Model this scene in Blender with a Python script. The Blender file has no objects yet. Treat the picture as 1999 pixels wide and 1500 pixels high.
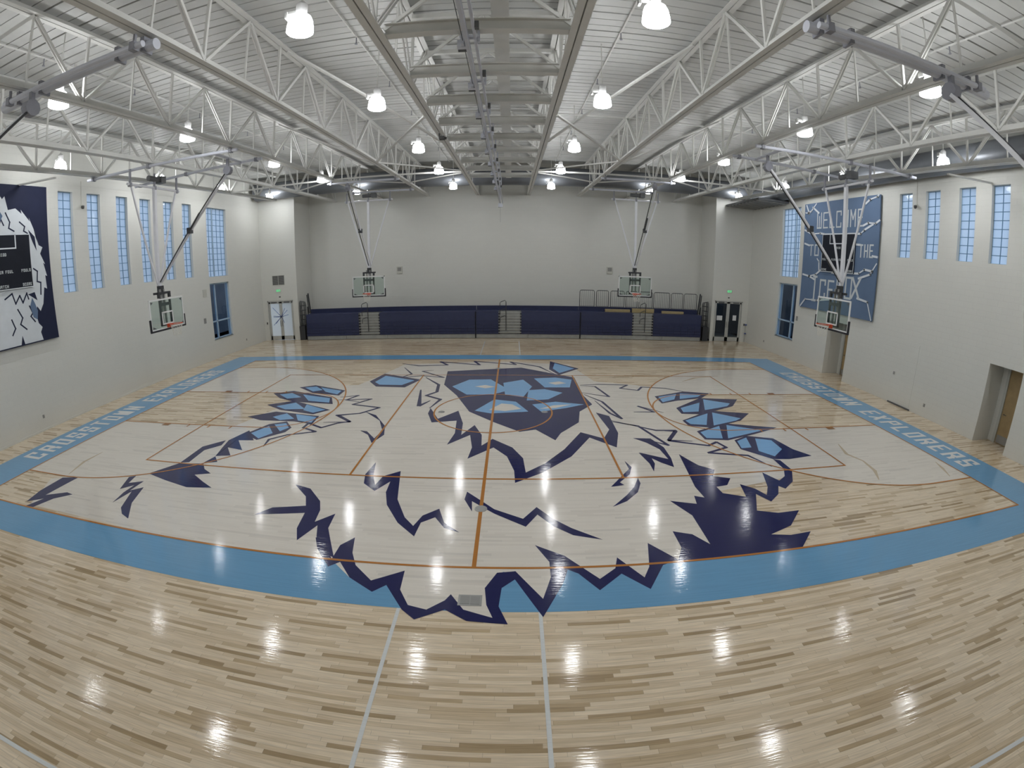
import bpy, bmesh, math, random
from mathutils import Vector, Matrix
random.seed(7)
SC = bpy.context.scene
COL = SC.collection

# ------------------------------------------------------------------ camera
cd = bpy.data.cameras.new('camera')
cam = bpy.data.objects.new('camera', cd)
COL.objects.link(cam)
cd.type = 'PANO'                      # wide action-camera lens (measured distortion)
cd.panorama_type = 'FISHEYE_LENS_POLYNOMIAL'
cd.fisheye_fov = math.pi
cd.fisheye_polynomial_k0 = 0.0
cd.fisheye_polynomial_k1 = -0.06258611288476759
cd.fisheye_polynomial_k2 = -6.35716761721368e-05
cd.fisheye_polynomial_k3 = 1.4956855924885293e-05
cd.fisheye_polynomial_k4 = -4.95784056522711e-08
cd.sensor_width = 36.0
cd.sensor_height = 36.0 * 1500 / 1999
cam.matrix_world = Matrix(((0.99999195, -0.0039874, -0.00045589, 0.580717555),
                           (0.00061228, 0.2638347, -0.96456771, -13.3559030),
                           (0.00396639, 0.96455967, 0.26383502, 4.53739206),
                           (0, 0, 0, 1)))
SC.camera = cam

# ------------------------------------------------------------------ world, exposure
SKY = (0.53, 0.71, 0.96)
world = bpy.data.worlds.new('world')
SC.world = world
world.use_nodes = True
bg = world.node_tree.nodes['Background']
bg.inputs[0].default_value = (*SKY, 1)
bg.inputs[1].default_value = 1.25
SC.view_settings.view_transform = 'Standard'
SC.view_settings.look = 'None'
SC.view_settings.exposure = 0.0
SC.view_settings.gamma = 1.0
SC.view_settings.use_curve_mapping = False
if hasattr(SC, 'cycles'):                  # light paths only
    SC.cycles.max_bounces = 7
    SC.cycles.diffuse_bounces = 4
    SC.cycles.glossy_bounces = 3
    SC.cycles.transmission_bounces = 3
    SC.cycles.adaptive_threshold = 0.02
    SC.cycles.caustics_reflective = False
    SC.cycles.caustics_refractive = False
LAMP_STRENGTH = 38.0
LENS_STRENGTH = 84.0

# ------------------------------------------------------------------ materials
def new_mat(name):
    m = bpy.data.materials.new(name)
    m.use_nodes = True
    return m, m.node_tree, m.node_tree.nodes['Principled BSDF']

def mat(name, color, rough=0.5, metal=0.0, spec=0.5, coat=0.0, coat_rough=0.1, var=0.0, scale=4.0, bump=0.0):
    m, nt, p = new_mat(name)
    p.inputs['Roughness'].default_value = rough
    p.inputs['Metallic'].default_value = metal
    p.inputs['Specular IOR Level'].default_value = spec
    p.inputs['Coat Weight'].default_value = coat
    p.inputs['Coat Roughness'].default_value = coat_rough
    geo = nt.nodes.new('ShaderNodeNewGeometry')
    noise = nt.nodes.new('ShaderNodeTexNoise')
    noise.inputs['Scale'].default_value = scale
    noise.inputs['Detail'].default_value = 3
    nt.links.new(geo.outputs['Position'], noise.inputs['Vector'])
    ramp = nt.nodes.new('ShaderNodeValToRGB')
    a = [max(0, c * (1 - var)) for c in color]
    b = [min(1, c * (1 + var)) for c in color]
    ramp.color_ramp.elements[0].position = 0.3
    ramp.color_ramp.elements[1].position = 0.7
    ramp.color_ramp.elements[0].color = (*a, 1)
    ramp.color_ramp.elements[1].color = (*b, 1)
    nt.links.new(noise.outputs[0], ramp.inputs[0])
    nt.links.new(ramp.outputs[0], p.inputs['Base Color'])
    if bump:
        bp = nt.nodes.new('ShaderNodeBump')
        bp.inputs['Strength'].default_value = bump
        bp.inputs['Distance'].default_value = 0.01
        nt.links.new(noise.outputs[0], bp.inputs['Height'])
        nt.links.new(bp.outputs[0], p.inputs['Normal'])
    return m

def emit(name, color, strength):
    m = bpy.data.materials.new(name)
    m.use_nodes = True
    nt = m.node_tree
    nt.nodes.clear()
    e = nt.nodes.new('ShaderNodeEmission')
    e.inputs[0].default_value = (*color, 1)
    e.inputs[1].default_value = strength
    o = nt.nodes.new('ShaderNodeOutputMaterial')
    nt.links.new(e.outputs[0], o.inputs[0])
    return m

def floor_gloss(nt, p):
    """varnish: sharp clear coat with a very slight waviness of the boards"""
    p.inputs['Roughness'].default_value = 0.45
    p.inputs['Specular IOR Level'].default_value = 0.3
    p.inputs['Coat Weight'].default_value = 1.0
    p.inputs['Coat Roughness'].default_value = 0.095
    p.inputs['Coat IOR'].default_value = 1.42
    geo = nt.nodes.new('ShaderNodeNewGeometry')
    mp = nt.nodes.new('ShaderNodeMapping')
    mp.inputs['Scale'].default_value = (1.5, 20.0, 1.0)
    nz = nt.nodes.new('ShaderNodeTexNoise')
    nz.inputs['Scale'].default_value = 1.6
    nz.inputs['Detail'].default_value = 2.0
    bp = nt.nodes.new('ShaderNodeBump')
    bp.inputs['Strength'].default_value = 0.35
    bp.inputs['Distance'].default_value = 0.0032
    nt.links.new(geo.outputs['Position'], mp.inputs['Vector'])
    nt.links.new(mp.outputs[0], nz.inputs['Vector'])
    nt.links.new(nz.outputs[0], bp.inputs['Height'])
    nt.links.new(bp.outputs[0], p.inputs['Coat Normal'])

def M_(nt, op, a, b=None):
    n = nt.nodes.new('ShaderNodeMath')
    n.operation = op
    for i, v in enumerate((a, b)):
        if v is None: continue
        if isinstance(v, (int, float)): n.inputs[i].default_value = v
        else: nt.links.new(v, n.inputs[i])
    return n.outputs[0]

def wood(name, wash=0.0, wash_col=(0.66, 0.62, 0.55)):
    """maple strip floor, strips run along x; wash = how much white stain lies on it"""
    m, nt, p = new_mat(name)
    floor_gloss(nt, p)
    geo = nt.nodes.new('ShaderNodeNewGeometry')
    sep = nt.nodes.new('ShaderNodeSeparateXYZ')
    nt.links.new(geo.outputs['Position'], sep.inputs[0])
    yr = M_(nt, 'DIVIDE', sep.outputs['Y'], 0.0572)
    row = M_(nt, 'FLOOR', yr)
    w1 = nt.nodes.new('ShaderNodeTexWhiteNoise')
    w1.noise_dimensions = '1D'
    nt.links.new(row, w1.inputs['W'])
    xs = M_(nt, 'ADD', M_(nt, 'DIVIDE', sep.outputs['X'], 0.85), M_(nt, 'MULTIPLY', w1.outputs['Value'], 9.0))
    idx = M_(nt, 'FLOOR', xs)
    comb = nt.nodes.new('ShaderNodeCombineXYZ')
    nt.links.new(row, comb.inputs[0])
    nt.links.new(idx, comb.inputs[1])
    w2 = nt.nodes.new('ShaderNodeTexWhiteNoise')
    w2.noise_dimensions = '2D'
    nt.links.new(comb.outputs[0], w2.inputs['Vector'])
    ramp = nt.nodes.new('ShaderNodeValToRGB')
    cr = ramp.color_ramp
    cols = [(0.0, (0.75, 0.63, 0.465)), (0.42, (0.71, 0.585, 0.42)), (0.72, (0.63, 0.505, 0.345)), (0.89, (0.50, 0.375, 0.225)), (1.0, (0.34, 0.24, 0.125))]
    cr.elements[0].position = 0
    cr.elements[0].color = (*cols[0][1], 1)
    cr.elements[1].position = 1
    cr.elements[1].color = (*cols[-1][1], 1)
    for pos, c in cols[1:-1]:
        e = cr.elements.new(pos)
        e.color = (*c, 1)
    nt.links.new(w2.outputs['Value'], ramp.inputs[0])
    # grain streaks
    mp = nt.nodes.new('ShaderNodeMapping')
    mp.inputs['Scale'].default_value = (1.2, 26.0, 1.0)
    nt.links.new(geo.outputs['Position'], mp.inputs['Vector'])
    nz = nt.nodes.new('ShaderNodeTexNoise')
    nz.inputs['Scale'].default_value = 2.0
    nz.inputs['Detail'].default_value = 4.0
    nt.links.new(mp.outputs[0], nz.inputs['Vector'])
    streak = nt.nodes.new('ShaderNodeMapRange')
    streak.inputs['From Min'].default_value = 0.25
    streak.inputs['From Max'].default_value = 0.75
    streak.inputs['To Min'].default_value = 0.80
    streak.inputs['To Max'].default_value = 1.14
    nt.links.new(nz.outputs[0], streak.inputs['Value'])
    # seams between strips
    fr = M_(nt, 'FRACT', yr)
    seam = M_(nt, 'LESS_THAN', fr, 0.05)
    seam2 = M_(nt, 'LESS_THAN', M_(nt, 'FRACT', xs), 0.006)
    sm = M_(nt, 'SUBTRACT', 1.0, M_(nt, 'MULTIPLY', M_(nt, 'MAXIMUM', seam, seam2), 0.30))
    fac = M_(nt, 'MULTIPLY', streak.outputs[0], sm)
    mul = nt.nodes.new('ShaderNodeMixRGB')
    mul.blend_type = 'MULTIPLY'
    mul.inputs[0].default_value = 1
    nt.links.new(ramp.outputs[0], mul.inputs[1])
    nt.links.new(fac, mul.inputs[2])
    out = mul.outputs[0]
    if wash:
        mx = nt.nodes.new('ShaderNodeMixRGB')
        mx.inputs[0].default_value = wash
        mx.inputs[2].default_value = (*wash_col, 1)
        nt.links.new(out, mx.inputs[1])
        out = mx.outputs[0]
    nt.links.new(out, p.inputs['Base Color'])
    return m

def paint(name, color):
    m, nt, p = new_mat(name)
    floor_gloss(nt, p)
    p.inputs['Specular IOR Level'].default_value = 0.0
    geo = nt.nodes.new('ShaderNodeNewGeometry')
    mp = nt.nodes.new('ShaderNodeMapping')
    mp.inputs['Scale'].default_value = (0.5, 17.0, 1.0)
    nt.links.new(geo.outputs['Position'], mp.inputs['Vector'])
    nz = nt.nodes.new('ShaderNodeTexNoise')
    nz.inputs['Scale'].default_value = 2.0
    nt.links.new(mp.outputs[0], nz.inputs['Vector'])
    mr = nt.nodes.new('ShaderNodeMapRange')
    mr.inputs['To Min'].default_value = 0.88
    mr.inputs['To Max'].default_value = 1.1
    nt.links.new(nz.outputs[0], mr.inputs['Value'])
    mul = nt.nodes.new('ShaderNodeMixRGB')
    mul.blend_type = 'MULTIPLY'
    mul.inputs[0].default_value = 1
    mul.inputs[1].default_value = (*color, 1)
    nt.links.new(mr.outputs[0], mul.inputs[2])
    nt.links.new(mul.outputs[0], p.inputs['Base Color'])
    return m

def glass_fresnel(nt, ior=1.5):
    geo = nt.nodes.new('ShaderNodeNewGeometry')
    mr = nt.nodes.new('ShaderNodeMapRange')
    mr.inputs['To Min'].default_value = ior
    mr.inputs['To Max'].default_value = 1/ior
    nt.links.new(geo.outputs['Backfacing'], mr.inputs['Value'])
    fr = nt.nodes.new('ShaderNodeFresnel')
    nt.links.new(mr.outputs[0], fr.inputs[0])
    return fr

def frosted(name, color):
    """glass block / frosted pane lit by the daylight outside"""
    m = bpy.data.materials.new(name)
    m.use_nodes = True
    nt = m.node_tree
    nt.nodes.clear()
    t = nt.nodes.new('ShaderNodeBsdfTranslucent')
    t.inputs[0].default_value = (*color, 1)
    g = nt.nodes.new('ShaderNodeBsdfGlossy')
    g.inputs['Roughness'].default_value = 0.12
    fr = glass_fresnel(nt, 1.35)
    mx = nt.nodes.new('ShaderNodeMixShader')
    geo = nt.nodes.new('ShaderNodeNewGeometry')
    nz = nt.nodes.new('ShaderNodeTexNoise')
    nz.inputs['Scale'].default_value = 9.0
    bp = nt.nodes.new('ShaderNodeBump')
    bp.inputs['Strength'].default_value = 0.5
    bp.inputs['Distance'].default_value = 0.01
    nt.links.new(geo.outputs['Position'], nz.inputs['Vector'])
    nt.links.new(nz.outputs[0], bp.inputs['Height'])
    nt.links.new(bp.outputs[0], g.inputs['Normal'])
    o = nt.nodes.new('ShaderNodeOutputMaterial')
    nt.links.new(fr.outputs[0], mx.inputs[0])
    nt.links.new(t.outputs[0], mx.inputs[1])
    nt.links.new(g.outputs[0], mx.inputs[2])
    nt.links.new(mx.outputs[0], o.inputs[0])
    return m

def clear_glass(name, tint=(0.8, 0.9, 0.88), refl=1.0):
    m = bpy.data.materials.new(name)
    m.use_nodes = True
    nt = m.node_tree
    nt.nodes.clear()
    t = nt.nodes.new('ShaderNodeBsdfTransparent')
    t.inputs[0].default_value = (*tint, 1)
    g = nt.nodes.new('ShaderNodeBsdfGlossy')
    g.inputs['Roughness'].default_value = 0.03
    fr = glass_fresnel(nt)
    mx = nt.nodes.new('ShaderNodeMixShader')
    o = nt.nodes.new('ShaderNodeOutputMaterial')
    nt.links.new(fr.outputs[0], mx.inputs[0])
    nt.links.new(t.outputs[0], mx.inputs[1])
    nt.links.new(g.outputs[0], mx.inputs[2])
    nt.links.new(mx.outputs[0], o.inputs[0])
    return m

def block_wall(name, color):
    """painted concrete block: very shallow joints under the paint"""
    m, nt, p = new_mat(name)
    p.inputs['Roughness'].default_value = 0.5
    geo = nt.nodes.new('ShaderNodeNewGeometry')
    sep = nt.nodes.new('ShaderNodeSeparateXYZ')
    nt.links.new(geo.outputs['Position'], sep.inputs[0])
    cb = nt.nodes.new('ShaderNodeCombineXYZ')
    nt.links.new(M_(nt, 'ADD', sep.outputs['X'], sep.outputs['Y']), cb.inputs[0])
    nt.links.new(sep.outputs['Z'], cb.inputs[1])
    br = nt.nodes.new('ShaderNodeTexBrick')
    br.inputs['Scale'].default_value = 1.0
    br.inputs['Brick Width'].default_value = 0.406
    br.inputs['Row Height'].default_value = 0.203
    br.inputs['Mortar Size'].default_value = 0.008
    br.inputs['Mortar Smooth'].default_value = 0.4
    br.inputs['Color1'].default_value = (*color, 1)
    br.inputs['Color2'].default_value = (*[c*0.985 for c in color], 1)
    br.inputs['Mortar'].default_value = (*[c*0.965 for c in color], 1)
    nt.links.new(cb.outputs[0], br.inputs['Vector'])
    nt.links.new(br.outputs['Color'], p.inputs['Base Color'])
    bp = nt.nodes.new('ShaderNodeBump')
    bp.inputs['Strength'].default_value = 0.4
    bp.inputs['Distance'].default_value = 0.004
    bp.invert = True
    nt.links.new(br.outputs['Fac'], bp.inputs['Height'])
    nt.links.new(bp.outputs[0], p.inputs['Normal'])
    return m

MT = dict(
    floor=wood('maple_floor'),
    pale=wood('maple_white_stain', 0.74, (0.70, 0.68, 0.64)),
    blue=paint('floor_blue_paint', (0.145, 0.335, 0.54)),
    navy=paint('floor_navy_paint', (0.016, 0.018, 0.085)),
    ltblue=paint('floor_light_blue_paint', (0.20, 0.40, 0.66)),
    white=paint('floor_white_paint', (0.68, 0.70, 0.70)),
    line=paint('floor_orange_paint', (0.44, 0.18, 0.04)),
    scuff=paint('floor_tan_scuff', (0.52, 0.43, 0.31)),
    brown=paint('floor_brown_paint', (0.30, 0.14, 0.05)),
    wall=block_wall('wall_paint', (0.645, 0.648, 0.612)),
    ceil=mat('deck_paint', (0.56, 0.565, 0.55), 0.5, var=0.03, scale=2.0),
    groove=mat('deck_joint', (0.16, 0.16, 0.15), 0.8),
    steel=mat('steel_paint', (0.68, 0.68, 0.655), 0.42, var=0.03, scale=3.0),
    pipe=mat('blue_grey_pipe', (0.56, 0.58, 0.65), 0.38, var=0.04),
    mast=mat('white_mast', (0.70, 0.71, 0.75), 0.35, var=0.03),
    dark=mat('dark_metal', (0.035, 0.037, 0.042), 0.45, var=0.1),
    black=mat('black_padding', (0.018, 0.018, 0.024), 0.6, var=0.1),
    duct=mat('duct_metal', (0.14, 0.15, 0.165), 0.38, metal=0.35, var=0.12, scale=1.2),
    bleach=mat('navy_seat_plastic', (0.018, 0.025, 0.078), 0.42, var=0.08),
    bleach2=mat('navy_seat_top', (0.028, 0.036, 0.095), 0.38, var=0.08),
    kick=mat('galvanised_grey', (0.33, 0.34, 0.33), 0.4, metal=0.3, var=0.1),
    step=mat('aluminium_step', (0.45, 0.46, 0.45), 0.4, metal=0.3, var=0.08),
    dgrey=mat('dark_grey_steel', (0.10, 0.105, 0.11), 0.5, var=0.1),
    tan=mat('tan_board', (0.42, 0.33, 0.17), 0.6, var=0.06, scale=8),
    door=mat('tan_door_wood', (0.36, 0.26, 0.13), 0.5, var=0.08, scale=5),
    kickp=mat('steel_kick_plate', (0.32, 0.32, 0.31), 0.35, metal=0.6, var=0.05),
    frame=mat('aluminium_frame', (0.50, 0.51, 0.49), 0.4, metal=0.2, var=0.04),
    wframe=mat('blue_grey_frame', (0.36, 0.48, 0.60), 0.4, var=0.04),
    mort=mat('block_mortar', (0.15, 0.26, 0.38), 0.7, var=0.05),
    block=frosted('glass_block', (0.93, 0.96, 1.0)),
    frost=frosted('frosted_door_film', (0.97, 0.86, 0.74)),
    glass=clear_glass('clear_glass'),
    tint=clear_glass('tinted_glass', (0.50, 0.60, 0.70)),
    smoke=clear_glass('smoked_glass', (0.16, 0.18, 0.19)),
    board=clear_glass('backboard_glass', (0.86, 0.92, 0.90)),
    wpaint=mat('white_paint', (0.75, 0.76, 0.76), 0.4),
    rim=mat('orange_rim', (0.62, 0.085, 0.03), 0.4, var=0.05),
    net=mat('net_cord', (0.75, 0.74, 0.68), 0.8),
    bnavy=mat('banner_navy', (0.017, 0.021, 0.050), 0.7, spec=0.2, var=0.05),
    bblue=mat('banner_blue', (0.115, 0.172, 0.275), 0.7, spec=0.25, var=0.04, scale=1.5),
    bwhite=mat('banner_white', (0.62, 0.66, 0.70), 0.5, var=0.03),
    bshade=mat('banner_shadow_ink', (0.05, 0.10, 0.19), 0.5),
    btxt=mat('banner_lettering', (0.52, 0.56, 0.58), 0.5),
    sboard=mat('scoreboard_black', (0.010, 0.012, 0.020), 0.6, spec=0.2, var=0.1),
    paper=mat('white_paper', (0.72, 0.74, 0.76), 0.7),
    tape=mat('blue_tape', (0.07, 0.10, 0.30), 0.5),
    clampm=mat('grey_clamp', (0.24, 0.245, 0.28), 0.45, var=0.1),
    grille=mat('grille_metal', (0.26, 0.26, 0.25), 0.5, var=0.05),
    plate=mat('cream_plastic', (0.52, 0.52, 0.47), 0.5),
    dot=mat('dark_plastic', (0.05, 0.05, 0.05), 0.5),
    exitg=emit('exit_green', (0.10, 0.75, 0.28), 1.1),
    lamp=emit('lamp_glow', (0.97, 0.985, 1.0), LAMP_STRENGTH),
    lens=emit('lamp_lens_glow', (0.97, 0.985, 1.0), LENS_STRENGTH),
    housing=mat('lamp_housing', (0.55, 0.55, 0.55), 0.35, metal=0.3),
    outside=mat('outside_brick', (0.11, 0.11, 0.12), 0.8, var=0.3, scale=0.7),
    ground=mat('outside_paving', (0.10, 0.10, 0.10), 0.9, var=0.2),
)

# ------------------------------------------------------------------ mesh helpers
class MB:
    def __init__(self):
        self.v, self.f = [], []
    def face(self, pts):
        n = len(self.v)
        self.v += [tuple(p) for p in pts]
        self.f.append(tuple(range(n, n + len(pts))))
        return self
    def box(self, x0, x1, y0, y1, z0, z1):
        if x0 > x1: x0, x1 = x1, x0
        if y0 > y1: y0, y1 = y1, y0
        if z0 > z1: z0, z1 = z1, z0
        n = len(self.v)
        self.v += [(x0,y0,z0),(x1,y0,z0),(x1,y1,z0),(x0,y1,z0),(x0,y0,z1),(x1,y0,z1),(x1,y1,z1),(x0,y1,z1)]
        self.f += [tuple(n+i for i in q) for q in ((0,3,2,1),(4,5,6,7),(0,1,5,4),(1,2,6,5),(2,3,7,6),(3,0,4,7))]
        return self
    def bar(self, a, b, w, h=None, up=(0,0,1)):
        """square bar from a to b; w sideways, h along up"""
        h = h or w
        a, b = Vector(a), Vector(b)
        d = (b - a).normalized()
        u = Vector(up)
        if abs(d.dot(u)) > 0.97: u = Vector((0, 1, 0)) if abs(d.y) < 0.9 else Vector((1, 0, 0))
        s = d.cross(u).normalized()
        u = s.cross(d).normalized()
        n = len(self.v)
        for p in (a, b):
            for i, j in ((-1,-1),(1,-1),(1,1),(-1,1)):
                self.v.append(tuple(p + s*i*w/2 + u*j*h/2))
        self.f += [tuple(n+i for i in q) for q in ((0,1,2,3),(7,6,5,4),(0,4,5,1),(1,5,6,2),(2,6,7,3),(3,7,4,0))]
        return self
    def tube(self, a, b, r, n=12, r2=None, caps=True):
        a, b = Vector(a), Vector(b)
        r2 = r if r2 is None else r2
        d = (b - a).normalized()
        u = Vector((0,0,1)) if abs(d.z) < 0.9 else Vector((1,0,0))
        s = d.cross(u).normalized()
        u = s.cross(d)
        k = len(self.v)
        for p, rr in ((a, r), (b, r2)):
            for i in range(n):
                t = 2*math.pi*i/n
                self.v.append(tuple(p + (s*math.cos(t) + u*math.sin(t))*rr))
        for i in range(n):
            j = (i+1) % n
            self.f.append((k+i, k+n+i, k+n+j, k+j))
        if caps:
            self.f.append(tuple(k+i for i in range(n)))
            self.f.append(tuple(k+n+i for i in reversed(range(n))))
        return self
    def path(self, pts, r, n=8, closed=False):
        """round rod along a polyline"""
        P = [Vector(p) for p in pts]
        m = len(P)
        rings = []
        for i, p in enumerate(P):
            if closed: d = P[(i+1) % m] - P[i-1]
            else: d = P[min(i+1, m-1)] - P[max(i-1, 0)]
            d.normalize()
            u = Vector((0,0,1)) if abs(d.z) < 0.9 else Vector((0,1,0))
            s = d.cross(u).normalized()
            u = s.cross(d)
            k = len(self.v)
            for j in range(n):
                t = 2*math.pi*j/n
                self.v.append(tuple(p + (s*math.cos(t) + u*math.sin(t))*r))
            rings.append(k)
        cnt = m if closed else m-1
        for i in range(cnt):
            a, b = rings[i], rings[(i+1) % m]
            for j in range(n):
                jj = (j+1) % n
                self.f.append((a+j, b+j, b+jj, a+jj))
        return self
    def lathe(self, prof, c, n=24):
        """profile [(r,z)] about a vertical axis through c"""
        k = len(self.v)
        for r, z in prof:
            for i in range(n):
                t = 2*math.pi*i/n
                self.v.append((c[0]+r*math.cos(t), c[1]+r*math.sin(t), c[2]+z))
        for q in range(len(prof)-1):
            for i in range(n):
                j = (i+1) % n
                a = k+q*n
                self.f.append((a+i, a+j, a+n+j, a+n+i))
        return self
    def poly(self, pts, z):
        if sum(pts[i-1][0]*pts[i][1]-pts[i][0]*pts[i-1][1] for i in range(len(pts))) < 0: pts = pts[::-1]
        self.face([(p[0], p[1], z) for p in pts])
        return self
    def build(self, name, material, parent=None, bevel=0.0, smooth=False):
        me = bpy.data.meshes.new(name)
        me.from_pydata(self.v, [], self.f)
        me.materials.append(material)
        if smooth:
            for p in me.polygons: p.use_smooth = True
        me.update()
        o = bpy.data.objects.new(name, me)
        COL.objects.link(o)
        if parent is not None: o.parent = parent
        if bevel:
            b = o.modifiers.new('bevel', 'BEVEL')
            b.width = bevel
            b.segments = 2
        return o

def box(x0, x1, y0, y1, z0, z1): return MB().box(x0, x1, y0, y1, z0, z1)

def thing(name, label, cat, loc=(0,0,0), rz=0.0, group=None):
    o = bpy.data.objects.new(name, None)
    o.empty_display_size = 0.1
    COL.objects.link(o)
    o.location = loc
    o.rotation_euler = (0, 0, rz)
    o['label'] = label
    o['category'] = cat
    if group: o['group'] = group
    return o

def tag(o, label, cat, group=None):
    o['label'] = label
    o['category'] = cat
    if group: o['group'] = group
    return o

def struct(name, mb, m, **k):
    o = mb.build(name, m, **k)
    o['kind'] = 'structure'
    return o

def dup(root, loc, rz, label):
    r = root.copy()
    COL.objects.link(r)
    r.location = loc
    r.rotation_euler = (0, 0, rz)
    r['label'] = label
    for ch in list(root.children):
        c = ch.copy()
        COL.objects.link(c)
        c.parent = r
        for g in ch.children:
            d = g.copy()
            COL.objects.link(d)
            d.parent = c
    return r

# squared lettering, drawn as strokes on a 4 x 6 grid
G = {
 'A': [[(0,0),(0,6),(4,6),(4,0)],[(0,3),(4,3)]],
 'B': [[(0,0),(0,6),(3.4,6),(3.4,3.2),(0,3.2)],[(3.4,3.2),(4,2.8),(4,0),(0,0)]],
 'C': [[(4,4.6),(4,6),(0,6),(0,0),(4,0),(4,1.4)]],
 'D': [[(0,0),(0,6),(3,6),(4,5),(4,1),(3,0),(0,0)]],
 'E': [[(4,6),(0,6),(0,0),(4,0)],[(0,3.1),(3.2,3.1)]],
 'F': [[(4,6),(0,6),(0,0)],[(0,3.1),(3.2,3.1)]],
 'H': [[(0,0),(0,6)],[(4,0),(4,6)],[(0,3),(4,3)]],
 'I': [[(2,0),(2,6)],[(0.8,0),(3.2,0)],[(0.8,6),(3.2,6)]],
 'L': [[(0,6),(0,0),(4,0)]],
 'M': [[(0,0),(0,6),(2,2.6),(4,6),(4,0)]],
 'N': [[(0,0),(0,6),(4,0),(4,6)]],
 'O': [[(0,0),(0,6),(4,6),(4,0),(0,0)]],
 'P': [[(0,0),(0,6),(4,6),(4,3),(0,3)]],
 'R': [[(0,0),(0,6),(4,6),(4,3),(0,3)],[(2.2,3),(4,1.4),(4,0)]],
 'S': [[(4,4.8),(4,6),(0,6),(0,3.2),(4,2.8),(4,0),(0,0),(0,1.2)]],
 'T': [[(0,6),(4,6)],[(2,6),(2,0)]],
 'U': [[(0,6),(0,0),(4,0),(4,6)]],
 'W': [[(0,6),(0,0),(2,0),(2,4.6)],[(2,0),(4,0),(4,6)]],
 'X': [[(0,0),(4,6)],[(0,6),(4,0)]],
 'Y': [[(0,6),(0,3),(4,3)],[(4,6),(4,0),(1,0)]],
}
def strokes(mb, polys, origin, e1, e2, s1, s2, th, nrm, off):
    """polylines in local (u,v) -> flat strokes on the plane origin+u*e1+v*e2"""
    o, e1, e2, nv = Vector(origin), Vector(e1), Vector(e2), Vector(nrm)
    kk = 0
    for pl in polys:
        for i in range(len(pl)-1):
            a = Vector((pl[i][0]*s1, pl[i][1]*s2))
            b = Vector((pl[i+1][0]*s1, pl[i+1][1]*s2))
            d = (b-a).normalized()
            a2, b2 = a-d*th/2, b+d*th/2
            n = Vector((-d.y, d.x))*th/2
            kk += 1
            q = [o+e1*p.x+e2*p.y+nv*(off+kk*0.00012) for p in (a2-n, b2-n, b2+n, a2+n)]
            if (q[1]-q[0]).cross(q[2]-q[1]).dot(nv) < 0: q.reverse()
            mb.face(q)
def text(mb, s, origin, e1, e2, width, height, th, nrm, off, gap=0.42):
    n = len(s)
    adv = width/(n*(1+gap)-gap)
    for i, ch in enumerate(s):
        if ch == ' ': continue
        o = Vector(origin) + Vector(e1)*(adv*(1+gap)*i + th/2) + Vector(e2)*th/2
        strokes(mb, G[ch], o, e1, e2, (adv-th)/4, (height-th)/6, th, nrm, off)

# ---- painted centre art in metres on the floor: generic frost pattern
PALE=[[(-11.356,-6.264),(-8.894,-4.766),(-7.183,0.434),(-7.442,2.73),(-5.356,2.992),(-4.914,4.355),(-4.324,6.534),(-0.115,7.187),(3.156,6.621),(3.815,3.662),(5.348,3.154),(6.92,2.239),(7.109,-1.369),(7.878,-3.424),(7.18,-4.906),(4.959,-5.376),(4.946,-6.436),(4.018,-7.568),(2.221,-7.625),(0.001,-7.657),(-1.856,-7.693),(-2.764,-7.687),(-4.863,-7.686),(-7.771,-7.563),(-10.6,-7.505)]]
OVER=[[(-2.48,-7.525),(-1.897,-8.057),(-1.468,-8.295),(-1.285,-8.129),(-0.734,-8.808),(-0.338,-8.589),(-0.02,-8.788),(0.478,-8.833),(0.279,-8.498),(0.259,-8.023),(0.46,-7.738),(0.649,-7.798),(1.028,-8.561),(1.301,-7.882),(1.384,-7.497),(1.605,-7.705),(1.905,-8.096),(2.274,-7.669),(2.66,-8.128),(2.956,-7.696),(3.184,-7.292),(3.13,-7.103),(0.084,-6.982)]]
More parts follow.
